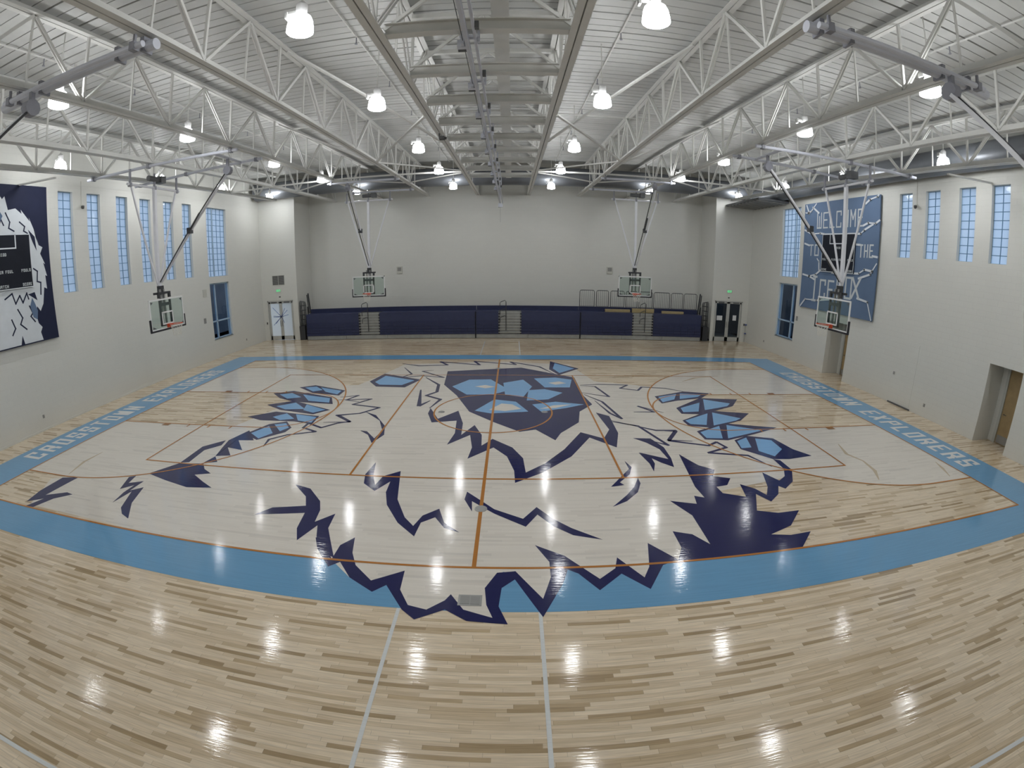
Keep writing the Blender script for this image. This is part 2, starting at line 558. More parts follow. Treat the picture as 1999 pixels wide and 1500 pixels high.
NAVY=[[(-10.464,-5.968),(-11.008,-6.115),(-11.017,-6.891),(-10.862,-7.456),(-10.447,-7.189),(-10.647,-7.622),(-10.353,-7.602),(-10.13,-7.104),(-9.745,-6.785),(-10.024,-6.739),(-10.582,-7.03)],[(-8.669,-5.496),(-8.832,-5.603),(-8.564,-6.215),(-8.303,-5.946),(-8.312,-6.327),(-8.207,-6.821),(-8.118,-6.237),(-7.79,-6.946),(-7.543,-7.166),(-7.223,-7.293),(-7.667,-6.708),(-7.944,-5.984),(-8.206,-6.211),(-8.194,-5.706),(-8.568,-5.885)],[(-8.391,-5.303),(-7.918,-4.592),(-7.172,-4.491),(-6.935,-4.776),(-6.594,-4.977),(-6.998,-5.117),(-6.535,-5.404),(-6.099,-5.646),(-6.77,-5.745),(-7.629,-5.533)],[(-7.915,-4.557),(-7.96,-3.464),(-7.495,-2.933),(-7.406,-3.298),(-7.729,-3.689),(-7.663,-4.481)],[(-7.213,-4.476),(-7.117,-4.026),(-7.28,-3.436),(-7.406,-2.923),(-7.187,-2.107),(-6.598,-2.828),(-7.085,-2.884),(-6.558,-3.529),(-7.111,-3.414),(-6.696,-3.907),(-7.132,-4.005),(-6.837,-4.328)],[(-4.152,-5.164),(-3.709,-5.312),(-3.279,-5.802),(-3.14,-6.145),(-3.081,-6.571),(-2.782,-6.234),(-2.739,-6.742),(-2.524,-7.181),(-2.315,-7.602),(-2.533,-7.488),(-2.77,-7.249),(-2.871,-6.998),(-2.98,-6.683),(-3.172,-7.209),(-3.341,-6.832),(-3.413,-6.29),(-4.435,-6.517),(-4.187,-6.197),(-3.507,-6.022),(-3.667,-5.659)],[(-2.861,-7.069),(-2.707,-7.379),(-2.335,-7.843),(-2.173,-7.695),(-1.897,-8.057),(-1.455,-8.343),(-1.277,-8.164),(-0.935,-8.671),(-0.727,-8.85),(-0.334,-8.621),(-0.017,-8.83),(0.54,-8.88),(0.409,-8.527),(0.444,-8.126),(0.639,-7.924),(1.018,-8.746),(1.357,-8.031),(1.461,-7.698),(1.617,-7.805),(1.885,-8.216),(2.286,-7.851),(2.65,-8.258),(3.007,-7.701),(3.249,-7.605),(3.326,-7.615),(2.918,-7.063),(2.77,-7.716),(2.626,-7.975),(2.299,-7.425),(2.217,-7.705),(1.929,-7.952),(1.449,-7.334),(0.978,-7.019),(1.188,-7.491),(1.184,-7.879),(1.039,-8.366),(0.649,-7.722),(0.366,-7.763),(0.196,-8.131),(0.236,-8.499),(0.332,-8.758),(-0.078,-8.606),(-0.286,-8.29),(-0.358,-8.428),(-0.591,-8.639),(-0.867,-8.568),(-1.046,-8.247),(-1.069,-7.79),(-1.539,-8.085),(-1.893,-7.739),(-2.047,-7.42),(-2.145,-6.97),(-2.332,-7.232),(-2.345,-7.635),(-2.501,-7.394),(-2.646,-7.037)],[(-2.632,-3.851),(-2.698,-4.509),(-2.6,-4.937),(-2.264,-5.255),(-2.034,-4.802),(-2.009,-5.287),(-1.86,-5.79),(-1.496,-6.415),(-1.105,-6.833),(-1.066,-6.38),(-0.831,-6.178),(-0.614,-6.531),(-0.327,-6.661),(-0.638,-6.353),(-0.799,-5.863),(-1.077,-6.13),(-1.186,-6.499),(-1.403,-6.219),(-1.695,-5.561),(-1.922,-4.281),(-2.261,-4.561),(-2.326,-4.995),(-2.486,-4.58)],[(-0.326,-5.159),(-0.35,-5.479),(-0.163,-5.94),(-0.195,-5.545),(0.264,-6.006),(0.841,-6.451),(1.07,-6.035),(1.34,-6.44),(1.661,-6.738),(2.157,-6.902),(1.657,-6.509),(1.36,-6.198),(1.067,-5.758),(0.798,-6.179),(0.258,-5.842),(-0.117,-5.399)],[(-2.009,0.272),(-1.616,-0.737),(-1.083,0.029),(-0.825,-1.098),(-0.779,-2.008),(-0.475,-1.238),(-0.222,-1.993),(-0.184,-2.732),(0.08,-2.268),(0.601,-2.835),(0.857,-3.483),(0.9,-4.251),(1.352,-3.784),(1.903,-2.951),(2.479,-1.785),(3.044,-2.257),(3.327,-1.594),(3.203,-0.108),(3.562,-0.451),(3.524,-1.876),(3.264,-2.873),(2.665,-2.184),(2.031,-3.389),(1.28,-4.253),(0.658,-4.75),(0.641,-4.162),(0.471,-3.382),(0.126,-2.841),(-0.467,-3.537),(-0.416,-2.854),(-0.537,-2.001),(-1.076,-2.702),(-0.966,-1.881),(-1.033,-0.876),(-1.753,-1.053),(-2.002,-0.257)],[(4.773,-3.387),(4.537,-5.121),(4.566,-5.605),(4.367,-5.506),(4.3,-5.837),(3.776,-5.658),(4.042,-6.261),(4.025,-7.233),(3.809,-6.89),(3.475,-6.75),(3.471,-7.268),(3.286,-7.63),(5.684,-7.667),(6.205,-7.183),(5.722,-7.215),(5.333,-7.124),(5.909,-6.91),(6.425,-6.407),(5.899,-6.425),(5.474,-6.263),(5.803,-5.605),(5.987,-5.968),(6.337,-5.684),(6.549,-5.329),(6.655,-5.477),(7.047,-5.176),(7.397,-4.588),(7.397,-4.018),(7.233,-3.92),(7.203,-4.51),(6.998,-4.883),(6.722,-5.082),(6.509,-4.622),(6.257,-5.331),(6.036,-5.68),(5.906,-5.369),(5.643,-5.118),(5.515,-5.686),(5.055,-5.466),(5.032,-5.174),(5.322,-5.123),(5.547,-4.811),(5.168,-4.659),(5.351,-4.344),(5.043,-4.066),(4.907,-3.744)],[(2.682,-4.976),(3.027,-4.487),(3.278,-4.134),(3.275,-3.691),(3.365,-4.043),(3.232,-4.409),(2.92,-4.783),(2.991,-4.912)],[(3.372,-4.596),(3.366,-4.853),(3.203,-5.246),(2.888,-5.599),(2.552,-5.804),(2.948,-5.344),(3.186,-5.006)],[(3.849,-2.258),(4.334,-2.305),(4.517,-2.934),(4.488,-3.607),(4.394,-4.112),(4.154,-3.844),(3.76,-3.214),(4.401,-3.654),(4.36,-3.042),(4.144,-2.612)],[(3.754,-3.236),(3.992,-3.467),(3.984,-3.883),(3.834,-4.31),(3.851,-3.875),(3.795,-3.51)],[(-3.704,-1.812),(-3.472,-1.867),(-3.108,-2.38),(-3.049,-1.771),(-3.356,-0.97),(-4.065,-0.168),(-3.609,-0.493),(-3.067,-1.413),(-2.905,-2.105),(-3.09,-2.693),(-3.362,-2.134)],[(-2.14,5.229),(0.993,5.931),(3.097,4.247),(3.083,1.737),(3.228,0.713),(2.704,-0.018),(2.539,-0.995),(1.924,-1.846),(1.73,-2.359),(1.25,-1.571),(0.798,-1.738),(0.08,-1.003),(-0.737,-0.05),(-1.334,1.68),(-1.98,3.08)],[(-5.06,3.514),(-4.784,4.807),(-3.027,3.814),(-3.423,2.679),(-4.579,2.782)],[(2.357,7.239),(3.506,5.823),(2.518,4.648),(2.187,5.62)],[(-7.723,2.591),(-7.159,2.917),(-5.626,2.216),(-5.631,1.565),(-6.846,1.871)],[(-8.446,1.746),(-7.713,2.086),(-5.822,1.336),(-5.476,0.556),(-7.049,0.747),(-7.846,1.144)],[(-7.934,0.348),(-7.101,0.851),(-5.331,-0.051),(-5.739,-0.526),(-7.153,-0.158)],[(-7.985,-0.918),(-7.19,-0.349),(-5.449,-0.681),(-5.376,-1.411),(-6.077,-1.226),(-7.324,-1.21)],[(-7.167,-2.401),(-6.812,-1.528),(-6.321,-1.245),(-5.906,-1.761),(-5.93,-2.132),(-6.528,-2.793)],[(5.668,1.63),(7.007,2.25),(7.983,2.01),(7.388,1.397),(6.297,1.088),(5.665,0.79)],[(6.012,0.298),(7.317,1.397),(8.774,1.221),(8.192,0.434),(6.649,-0.361),(5.987,-0.286)],[(5.782,-0.92),(7.057,-0.013),(8.42,-0.344),(7.761,-1.014),(6.493,-1.579),(5.808,-1.392)],[(5.889,-1.84),(7.022,-1.22),(8.682,-1.725),(7.648,-2.174),(6.556,-2.573),(5.884,-2.458)],[(6.748,-2.588),(7.282,-2.288),(8.044,-2.562),(8.213,-3.375),(8.528,-3.857),(7.706,-3.976),(7.233,-3.92),(6.629,-3.213)]]
BLUE=[[(-1.64,2.834),(-1.092,3.838),(-0.247,3.906),(0.504,2.386),(-0.089,1.811),(-1.0,1.795)],[(0.258,3.373),(1.024,3.87),(1.335,2.879),(0.97,1.504),(0.35,1.818)],[(1.457,4.073),(2.331,4.232),(2.944,3.903),(2.734,2.775),(1.796,2.763)],[(1.185,2.395),(1.779,2.521),(2.389,2.064),(1.815,1.264),(1.082,1.135)],[(-0.576,0.041),(-0.004,1.242),(0.72,0.991),(1.102,-0.021),(-0.06,-0.207)],[(1.244,0.706),(2.035,1.003),(2.958,0.713),(2.32,0.339),(1.493,-0.018)],[(-4.811,3.435),(-4.642,4.439),(-3.258,3.701),(-3.604,3.003),(-4.51,3.04)],[(2.533,6.863),(3.306,5.817),(2.567,4.986),(2.357,5.792)],[(-7.475,2.571),(-7.04,2.735),(-6.558,2.241),(-6.883,2.037)],[(-6.792,2.611),(-5.752,2.165),(-5.752,1.696),(-6.347,2.005)],[(-8.085,1.593),(-7.659,1.821),(-7.022,1.29),(-7.517,1.092)],[(-7.108,1.628),(-5.847,1.226),(-5.671,0.708),(-6.54,0.876)],[(-7.493,0.211),(-6.929,0.649),(-6.268,-0.01),(-6.97,-0.109)],[(-6.422,0.47),(-5.489,-0.06),(-5.8,-0.387),(-6.273,-0.142)],[(-7.039,-0.878),(-6.701,-0.499),(-6.195,-0.986),(-6.626,-1.153)],[(-6.336,-0.564),(-5.505,-0.77),(-5.459,-1.292),(-5.994,-1.138)],[(-7.0,-2.31),(-6.728,-1.679),(-6.296,-2.239),(-6.53,-2.684)],[(-6.611,-1.542),(-6.272,-1.402),(-5.994,-1.768),(-6.138,-2.079)],[(5.782,1.563),(6.597,1.92),(6.289,1.257),(5.744,0.93)],[(6.756,1.966),(7.579,1.847),(7.31,1.553),(6.509,1.298)],[(6.171,0.294),(7.096,0.868),(6.665,-0.092),(6.102,-0.147)],[(7.395,1.244),(8.236,0.74),(7.982,0.441),(6.951,0.047)],[(5.87,-0.924),(6.907,-0.282),(6.416,-1.345),(5.924,-1.244)],[(7.107,-0.199),(7.864,-0.816),(7.603,-1.006),(6.631,-1.403)],[(5.971,-1.916),(6.794,-1.443),(6.453,-2.432),(5.976,-2.372)],[(7.069,-1.381),(8.049,-1.909),(7.494,-2.119),(6.618,-2.444)],[(6.798,-2.658),(7.212,-2.422),(7.01,-3.126),(6.685,-3.157)],[(7.462,-2.511),(7.907,-2.688),(7.874,-3.338),(7.381,-3.765),(7.097,-3.38)]]
WHITE=[[(-0.8,2.847),(-0.411,3.054),(-0.031,2.81),(-0.385,2.61)],[(1.978,3.4),(2.415,3.62),(2.666,3.358),(2.231,3.144)],[(-0.132,0.138),(0.248,0.79),(0.601,0.699),(0.884,0.241),(0.377,0.023)],[(1.452,0.246),(1.941,0.616),(2.541,0.713),(1.974,0.338)]]
BOLT=[([(-5.449,1.028),(-4.265,1.176),(-4.743,0.548),(-3.705,0.248),(-4.187,-0.35),(-4.901,-0.562),(-4.239,-1.146),(-5.056,-1.231)],0.07),([(-6.068,-3.184),(-6.156,-2.712),(-5.77,-2.33),(-4.997,-2.007),(-5.53,-1.729),(-5.527,-1.344),(-4.963,-1.684),(-4.604,-1.279),(-4.263,-1.1),(-4.807,-0.59),(-4.225,-0.352)],0.07),([(-5.478,1.348),(-4.877,1.589),(-5.158,1.039),(-4.629,0.853)],0.07),([(3.187,3.107),(3.902,3.22),(5.018,3.132),(4.625,2.673),(5.247,2.387),(5.519,2.857),(6.407,2.689),(7.209,2.083)],0.07),([(3.068,2.07),(3.985,1.588),(3.707,2.911),(3.176,3.03)],0.07),([(3.132,1.847),(3.616,1.006),(3.9,-0.703),(3.643,-0.199),(3.388,1.107)],0.07),([(3.534,-0.854),(4.672,-1.709),(5.265,-1.735),(4.801,-2.457),(5.441,-2.559)],0.07),([(4.945,-1.763),(5.259,-1.806),(4.807,-2.496),(5.804,-2.899),(6.147,-2.673),(6.268,-3.059),(5.606,-3.36),(6.632,-3.627),(6.942,-4.32)],0.07),([(3.49,-0.932),(4.239,-1.33),(4.686,-2.8),(4.247,-2.429)],0.07),([(4.46,-0.073),(5.115,-0.086),(4.736,0.51),(5.4,-0.146)],0.07),([(-4.453,6.724),(-3.589,6.242),(-2.306,6.421),(-2.737,7.093),(-0.846,6.43),(-1.149,7.174),(0.763,6.526),(0.519,7.08),(1.789,6.121),(2.317,4.887)],0.09),([(-4.173,5.893),(-3.595,4.749),(-3.915,4.147),(-3.077,4.449),(-2.139,4.164),(-3.227,5.224),(-2.787,5.388)],0.07),([(-2.872,4.157),(-2.187,3.077),(-2.1,2.11),(-2.41,1.656),(-1.831,1.205),(-2.038,0.271)],0.09),([(-2.734,2.33),(-2.432,0.481),(-2.172,1.034)],0.12)]

# ================================================================== the room
XL, XR, YB, YR, YF = -15.85, 16.0, 14.0, 16.3, -16.6     # walls: left, right, back, back of the recess, behind the camera
def deck_z(y): return 10.21 + 0.025*y
def bot_z(y): return 8.588 + 0.025*y
def top_z(y): return 10.03 + 0.025*y

floor_o = struct('floor', box(XL-0.3, XR+1.4, YF-0.3, YR+0.3, -0.2, 0.0), MT['floor'])

def wall_x(mb, x0, x1, ya, yb, z0, z1, holes):
    """wall slab between x0 and x1 with rectangular holes (y0,y1,z0,z1)"""
    ys = sorted({ya, yb, *[h[0] for h in holes], *[h[1] for h in holes]})
    for i in range(len(ys)-1):
        a, b = ys[i], ys[i+1]
        cuts = sorted([(h[2], h[3]) for h in holes if h[0] <= a+1e-6 and h[1] >= b-1e-6])
        z = z0
        for c in cuts:
            if c[0] > z: mb.box(x0, x1, a, b, z, c[0])
            z = c[1]
        if z < z1: mb.box(x0, x1, a, b, z, z1)
    return mb
def wall_y(mb, y0, y1, xa, xb, z0, z1, holes):
    xs = sorted({xa, xb, *[h[0] for h in holes], *[h[1] for h in holes]})
    for i in range(len(xs)-1):
        a, b = xs[i], xs[i+1]
        cuts = sorted([(h[2], h[3]) for h in holes if h[0] <= a+1e-6 and h[1] >= b-1e-6])
        z = z0
        for c in cuts:
            if c[0] > z: mb.box(a, b, y0, y1, z, c[0])
            z = c[1]
        if z < z1: mb.box(a, b, y0, y1, z, z1)
    return mb

LWIN = [(-1.24,-0.53), (0.19,0.89), (1.80,2.48), (3.26,3.97), (4.87,5.58), (6.30,7.02)]
RWIN = [(-3.76,-3.03), (-2.36,-1.63), (-0.74,-0.02), (0.69,1.40)]
ZW = 8.39
lh = [(a, b, 4.61, ZW) for a, b in LWIN] + [(8.34,10.22,4.54,8.36), (8.34,10.22,1.06,4.18)]
rh = [(a, b, 5.83, ZW+0.01) for a, b in RWIN] + [(8.62,10.46,4.54,8.40), (8.58,10.46,1.08,4.16)]
ALC = [(3.96,5.56,0.0,2.65), (-5.02,-3.70,0.0,2.65)]
TH = 0.32
struct('wall_left', wall_x(MB(), XL-TH, XL, YF, YB+0.3, -0.2, 11.2, lh), MT['wall'])
wr = wall_x(MB(), XR, XR+TH, YF, YB+0.3, 0, 11.2, rh + ALC)
for a, b, z0, z1 in ALC:                                           # door niches cut into the right wall
    wr.box(XR+TH-0.01, XR+1.25, a-0.15, a, 0, z1+0.15)
    wr.box(XR+TH-0.01, XR+1.25, b, b+0.15, 0, z1+0.15)
    wr.box(XR+TH-0.01, XR+1.25, a, b, z1, z1+0.15)
struct('wall_right', wr, MT['wall'])
DL = (-15.50, -13.57, 0.0, 2.62)
DR = (13.53, 15.58, 0.0, 2.66)
PL, PR = -13.20, 13.32
wb = wall_y(MB(), YB, YB+0.3, XL-TH, PL, 0, 11.4, [DL])
wall_y(wb, YB, YB+0.3, PR, XR+TH, 0, 11.4, [DR])
wb.box(PL-0.3, PL, YB+0.3, YR+0.3, 0, 11.4)
wb.box(PR, PR+0.3, YB+0.3, YR+0.3, 0, 11.4)
wb.box(PL, PR, YR, YR+0.3, 0, 11.4)
struct('wall_back', wb, MT['wall'])
struct('wall_front', box(XL-TH, XR+TH, YF-0.3, YF, 0, 11.2), MT['wall'])

# roof deck: painted metal deck whose ribs run across the hall, with dark open joints
dk = MB()
y = YF-0.3
k = 0
while y < YR+0.3:
    w = 0.30
    g = 0.050 if k % 3 == 0 else 0.024
    z0, z1 = deck_z(y), deck_z(y+w)
    n = len(dk.v)
    x0, x1 = XL-TH, XR+TH
    dk.v += [(x0,y,z0),(x1,y,z0),(x1,y+w-g,z1),(x0,y+w-g,z1),(x0,y,z0+0.15),(x1,y,z0+0.15),(x1,y+w-g,z1+0.15),(x0,y+w-g,z1+0.15)]
    dk.f += [tuple(n+i for i in q) for q in ((0,3,2,1),(4,5,6,7),(0,1,5,4),(1,2,6,5),(2,3,7,6),(3,0,4,7))]
    y += w
    k += 1
ceiling = struct('ceiling', dk, MT['ceil'])
jd = MB()
jd.face([(XL-TH,YF-0.3,deck_z(YF-0.3)+0.055),(XL-TH,YR+0.3,deck_z(YR+0.3)+0.055),(XR+TH,YR+0.3,deck_z(YR+0.3)+0.055),(XR+TH,YF-0.3,deck_z(YF-0.3)+0.055)])
jd.build('deck_joint', MT['groove'], ceiling)

# ------------------------------------------------------------------ windows
def block_window(n, side, y0, y1, z0, z1, nc, nr, mull=None):
    x = XL if side < 0 else XR
    s = -1 if side < 0 else 1
    xg = x + s*0.14
    o = struct('window_%d' % n, MB().box(xg, xg+s*0.08, y0, y0+0.025, z0, z1).box(xg, xg+s*0.08, y1-0.025, y1, z0, z1)
               .box(xg, xg+s*0.08, y0, y1, z0, z0+0.025).box(xg, xg+s*0.08, y0, y1, z1-0.025, z1), MT['wframe'])
    gl = MB().face([(xg+s*0.03, a, b) for a, b in ((y0,z0),(y1,z0),(y1,z1),(y0,z1))])
    gl.build('pane', MT['block'], o)
    g = MB()
    for i in range(1, nc):
        yy = y0+(y1-y0)*i/nc
        g.box(xg+s*0.0, xg+s*0.028, yy-0.011, yy+0.011, z0, z1)
    for i in range(1, nr):
        zz = z0+(z1-z0)*i/nr
        g.box(xg+s*0.0, xg+s*0.028, y0, y1, zz-0.012, zz+0.012)
    g.build('mortar_grid', MT['mort'], o)
    if mull is not None:
        box(xg-s*0.02, xg+s*0.05, mull-0.03, mull+0.03, z0, z1).build('mullion', MT['wframe'], o)
    return o
wn = 1
for a, b in LWIN:
    block_window(wn, -1, a, b, 4.61, ZW, 2, 12); wn += 1
for a, b in RWIN:
    block_window(wn, 1, a, b, 5.83, ZW+0.01, 2, 9); wn += 1
block_window(wn, -1, 8.34, 10.22, 4.54, 8.36, 5, 12, 9.02); wn += 1
block_window(wn, 1, 8.62, 10.46, 4.54, 8.40, 5, 12, 9.20); wn += 1
def storefront(n, side, y0, y1, z0, z1, mull, rail):
    x = XL if side < 0 else XR
    s = -1 if side < 0 else 1
    xg = x + s*0.10
    f = MB().box(xg, xg+s*0.1, y0, y0+0.06, z0, z1).box(xg, xg+s*0.1, y1-0.06, y1, z0, z1)
    f.box(xg, xg+s*0.1, y0, y1, z0, z0+0.07).box(xg, xg+s*0.1, y0, y1, z1-0.07, z1)
    o = struct('window_%d' % n, f, MT['wframe'])
    box(xg, xg+s*0.1, mull-0.04, mull+0.04, z0, z1).build('mullion', MT['wframe'], o)
    box(xg, xg+s*0.1, y0, y1, rail-0.035, rail+0.035).build('transom_bar', MT['wframe'], o)
    MB().box(x-s*0.02, x+s*0.12, y0-0.02, y1+0.02, z0-0.03, z0).build('window_sill', MT['frame'], o)
    MB().face([(xg+s*0.05, a, b) for a, b in ((y0,z0),(y1,z0),(y1,z1),(y0,z1))]).build('pane', MT['tint'], o)
storefront(wn, -1, 8.34, 10.22, 1.06, 4.18, 8.92, 2.05); wn += 1
storefront(wn, 1, 8.58, 10.46, 1.08, 4.16, 9.10, 2.05); wn += 1
# what stands outside those panes: neighbouring brick buildings and paving
struct('trim_1', MB().box(-27, -24, -8, 30, -0.3, 6.2).box(-27,-23.6,2,9,-0.3,3.4).box(-26,-23.5,12,16,-0.3,5), MT['outside'])
struct('trim_2', MB().box(24, 27, -8, 30, -0.3, 5.6).box(23.4,27,10,14,-0.3,3.0), MT['outside'])
struct('trim_3', MB().box(-27, XL-TH, -8, 30, -0.4, -0.2).box(XR+1.4, 27, -8, 30, -0.4, -0.2), MT['ground'])

# ------------------------------------------------------------------ doors
def double_door(n, x0, x1, z1, glass, left):
    f = MB().box(x0, x0+0.06, YB+0.02, YB+0.18, 0, z1).box(x1-0.06, x1, YB+0.02, YB+0.18, 0, z1).box(x0, x1, YB+0.02, YB+0.18, z1-0.08, z1)
    o = struct('door_%d' % n, f, MT['frame'])
    xm = (x0+x1)/2
    for a, b in ((x0+0.065, xm-0.004), (xm+0.004, x1-0.065)):
        y0, y1 = YB+0.06, YB+0.11
        zt = z1-0.085
        leaf = MB().box(a, a+0.11, y0, y1, 0.01, zt).box(b-0.11, b, y0, y1, 0.01, zt).box(a, b, y0, y1, 0.01, 0.28).box(a, b, y0, y1, zt-0.10, zt)
        lo = leaf.build('door_leaf', MT['frame'], o)
        MB().face([(a+0.11, y0+0.02, 0.28), (b-0.11, y0+0.02, 0.28), (b-0.11, y0+0.02, zt-0.10), (a+0.11, y0+0.02, zt-0.10)]).build('door_glass', glass, lo)
        sx = b-0.07 if a < xm-0.5 else a+0.07
        MB().path([(sx, y0, 0.92), (sx, y0-0.06, 0.94), (sx, y0-0.06, 1.28), (sx, y0, 1.30)], 0.012).build('door_handle', MT['dgrey'], lo)
        MB().box(a+0.22 if a < xm-0.5 else b-0.62, a+0.62 if a < xm-0.5 else b-0.22, y0-0.07, y0, zt-0.07, zt+0.01).build('door_closer', MT['dgrey'], lo)
    return o
double_door(1, DL[0], DL[1], DL[3], MT['frost'], True)
double_door(2, DR[0], DR[1], DR[3], MT['smoke'], False)
struct('trim_4', MB().box(12.0, 26, 19.0, 19.3, -0.4, 6).box(12.0, 26, 14.35, 19.0, -0.4, -0.2), MT['outside'])
struct('trim_7', MB().box(-27, -12, 14.35, 30, -0.4, -0.2), MT['ground'])
for n, (a, b, z0, z1) in zip((3, 4), ALC):
    xd = XR+0.98
    xn = a+0.03
    o = struct('door_%d' % n, MB().box(xd-0.06, xd+0.1, b-0.32, b-0.22, 0, 2.64).box(xd-0.06, xd+0.1, xn-0.03, xn+0.06, 0, 2.64).box(xd-0.06, xd+0.1, xn, b-0.22, 2.56, 2.64), MT['frame'])
    d = box(xd, xd+0.05, xn+0.06, b-0.32, 0.01, 2.56).build('door_leaf', MT['door'], o)
    box(xd-0.008, xd, xn+0.09, b-0.35, 0.03, 0.30).build('kick_plate', MT['kickp'], d)
    MB().tube((xd, b-0.42, 1.02), (xd-0.07, b-0.42, 1.02), 0.012).tube((xd-0.07, b-0.42, 1.02), (xd-0.07, b-0.54, 1.02), 0.011).build('door_handle', MT['dgrey'], d)
    w = box(xd, XR+1.25, b-0.22, b, 0, 2.66).box(xd+0.05, XR+1.25, a, b, 0, 2.66)
    struct('wall_niche_%d' % n, w, MT['wall'])

# a faint course line and access panel outline on the walls
struct('trim_5', MB().box(XL, XL+0.012, YF, YB, 8.66, 8.69).box(XR-0.012, XR, YF, YB, 8.66, 8.69).box(XL, PL, YB-0.012, YB, 8.62, 8.65).box(PR, XR, YB-0.012, YB, 8.62, 8.65), MT['wall'])
struct('trim_6', MB().box(XR-0.006, XR, -0.42, 0.76, 2.545, 2.56).box(XR-0.006, XR, -0.43, -0.415, 0.05, 2.56), MT['wall'])
struct('baseboard_left', box(XL, XL+0.02, YF, YB, 0, 0.07), MT['wall'])
struct('baseboard_back', MB().box(PL, PL+0.03, YB-0.02, YR, 0, 0.11).box(PR-0.03, PR, YB-0.02, YR, 0, 0.11), MT['black'])

# ================================================================== court markings (painted on the floor: parts of it)
HL, HD = 12.8016, 7.62
LW = 0.052
def rect_ring(mb, x0, x1, y0, y1, w, z):
    mb.poly([(x0,y0),(x1,y0),(x1,y0+w),(x0,y0+w)], z).poly([(x0,y1-w),(x1,y1-w),(x1,y1),(x0,y1)], z)
    mb.poly([(x0,y0+w),(x0+w,y0+w),(x0+w,y1-w),(x0,y1-w)], z).poly([(x1-w,y0+w),(x1,y0+w),(x1,y1-w),(x1-w,y1-w)], z)
def arc(mb, c, r, a0, a1, w, z, n=64):
    z += zlift()
    for i in range(n):
        t0, t1 = a0+(a1-a0)*i/n, a0+(a1-a0)*(i+1)/n
        mb.poly([(c[0]+q*math.cos(t), c[1]+q*math.sin(t)) for q, t in ((r-w/2,t0),(r+w/2,t0),(r+w/2,t1),(r-w/2,t1))], z)
def seg(mb, a, b, w, z):
    z += zlift()
    a, b = Vector(a), Vector(b)
    d = (b-a).normalized()
    n = Vector((-d.y, d.x))*w/2
    mb.poly([tuple(a-n), tuple(b-n), tuple(b+n), tuple(a+n)], z)

# white-stained areas: inside both three point arcs, and the field of the centre art
p = MB()
for s in (-1, 1):
    cx = s*(HL-1.60)
    pts = [(s*HL, -6.02)]
    for i in range(49):
        t = -math.pi/2 + math.pi*i/48
        pts.append((cx - s*6.02*math.cos(t), 6.02*math.sin(t)))
    pts.append((s*HL, 6.02))
    lo = [q for q in pts if q[1] <= -1.829]
    hi = [q for q in pts if q[1] >= 1.829]
    p.poly(lo + [(cx - s*5.735, -1.829), (s*HL, -1.829)], 0.001)
    p.poly(hi + [(s*HL, 1.829), (cx - s*5.735, 1.829)], 0.001)
for q in PALE: p.poly(q, 0.0018)
p.build('white_stained_wood', MT['pale'], floor_o)
p = MB()
BX, BY = 14.50, 8.64
p.poly([(-BX,-BY),(BX,-BY),(BX,-HD),(-BX,-HD)], 0.0024).poly([(-BX,HD),(BX,HD),(BX,BY),(-BX,BY)], 0.0024)
p.poly([(-BX,-HD),(-HL,-HD),(-HL,HD),(-BX,HD)], 0.0024).poly([(HL,-HD),(BX,-HD),(BX,HD),(HL,HD)], 0.0024)
p.build('blue_border_band', MT['blue'], floor_o)
p = MB()
for q in OVER: p.poly(q, 0.0032)
p.build('white_art_over_border', MT['pale'], floor_o)
# generic frost-and-ice pattern: jagged navy bolts and faceted pale blue shards
p = MB()
for i_, q in enumerate(NAVY): p.poly(q, 0.0036+0.00004*i_)
for pl, w in BOLT:
    n = len(pl)
    for i in range(n-1):
        a, b = Vector(pl[i]), Vector(pl[i+1])
        d = (b-a).normalized()
        nn = Vector((-d.y, d.x))
        wa = w*1.3*(0.35 if i == 0 else 1.0)
        wb_ = w*1.3*(0.25 if i == n-2 else 1.0)
        p.poly([tuple(a-nn*wa/2-d*w*.3), tuple(b-nn*wb_/2+d*w*.3), tuple(b+nn*wb_/2+d*w*.3), tuple(a+nn*wa/2-d*w*.3)], 0.0046+0.00003*(i % 2))
p.build('navy_frost_marking', MT['navy'], floor_o)
p = MB()
for i_, q in enumerate(BLUE): p.poly(q, 0.0050+0.00001*i_)
p.build('pale_blue_ice_marking', MT['ltblue'], floor_o)
p = MB()
for q in WHITE: p.poly(q, 0.0056)
p.build('white_ice_marking', MT['pale'], floor_o)

p = MB()
zl = 0.0062
ZK = [0]
def zlift():
    ZK[0] += 1
    return 0.00004*(ZK[0] % 40)
rect_ring(p, -HL-0.03, HL+0.03, -HD-0.05, HD+0.03, 0.05, zl)
seg(p, (0,-HD), (0,HD), 0.07, zl)
arc(p, (0,0), 1.829, 0, 2*math.pi, LW, zl, 72)
for s in (-1, 1):
    cx = s*(HL-1.60)
    a0, a1 = (math.pi/2, 3*math.pi/2) if s > 0 else (-math.pi/2, math.pi/2)
    arc(p, (cx,0), 6.02, a0, a1, LW, zl, 90)
    seg(p, (cx,-6.02), (s*HL,-6.02), LW, zl)
    seg(p, (cx,6.02), (s*HL,6.02), LW, zl)
    fx = s*(HL-5.79)
    arc(p, (fx,0), 1.829, a0, a1, LW, zl, 48)
    seg(p, (s*HL,-1.829), (fx,-1.829), LW, zl)
    seg(p, (s*HL,1.829), (fx,1.829), LW, zl)
    for d in (3.1, 3.95, 4.8):
        for t in (-1, 1): seg(p, (s*(HL-d), t*1.829), (s*(HL-d), t*2.03), LW, zl)
rect_ring(p, -9.17, 9.17, -4.60, 4.60, LW, zl)
for x in (-3.048, 3.048): seg(p, (x,-4.57), (x,4.57), LW, zl)
p.build('orange_court_marking', MT['line'], floor_o)
p = MB()
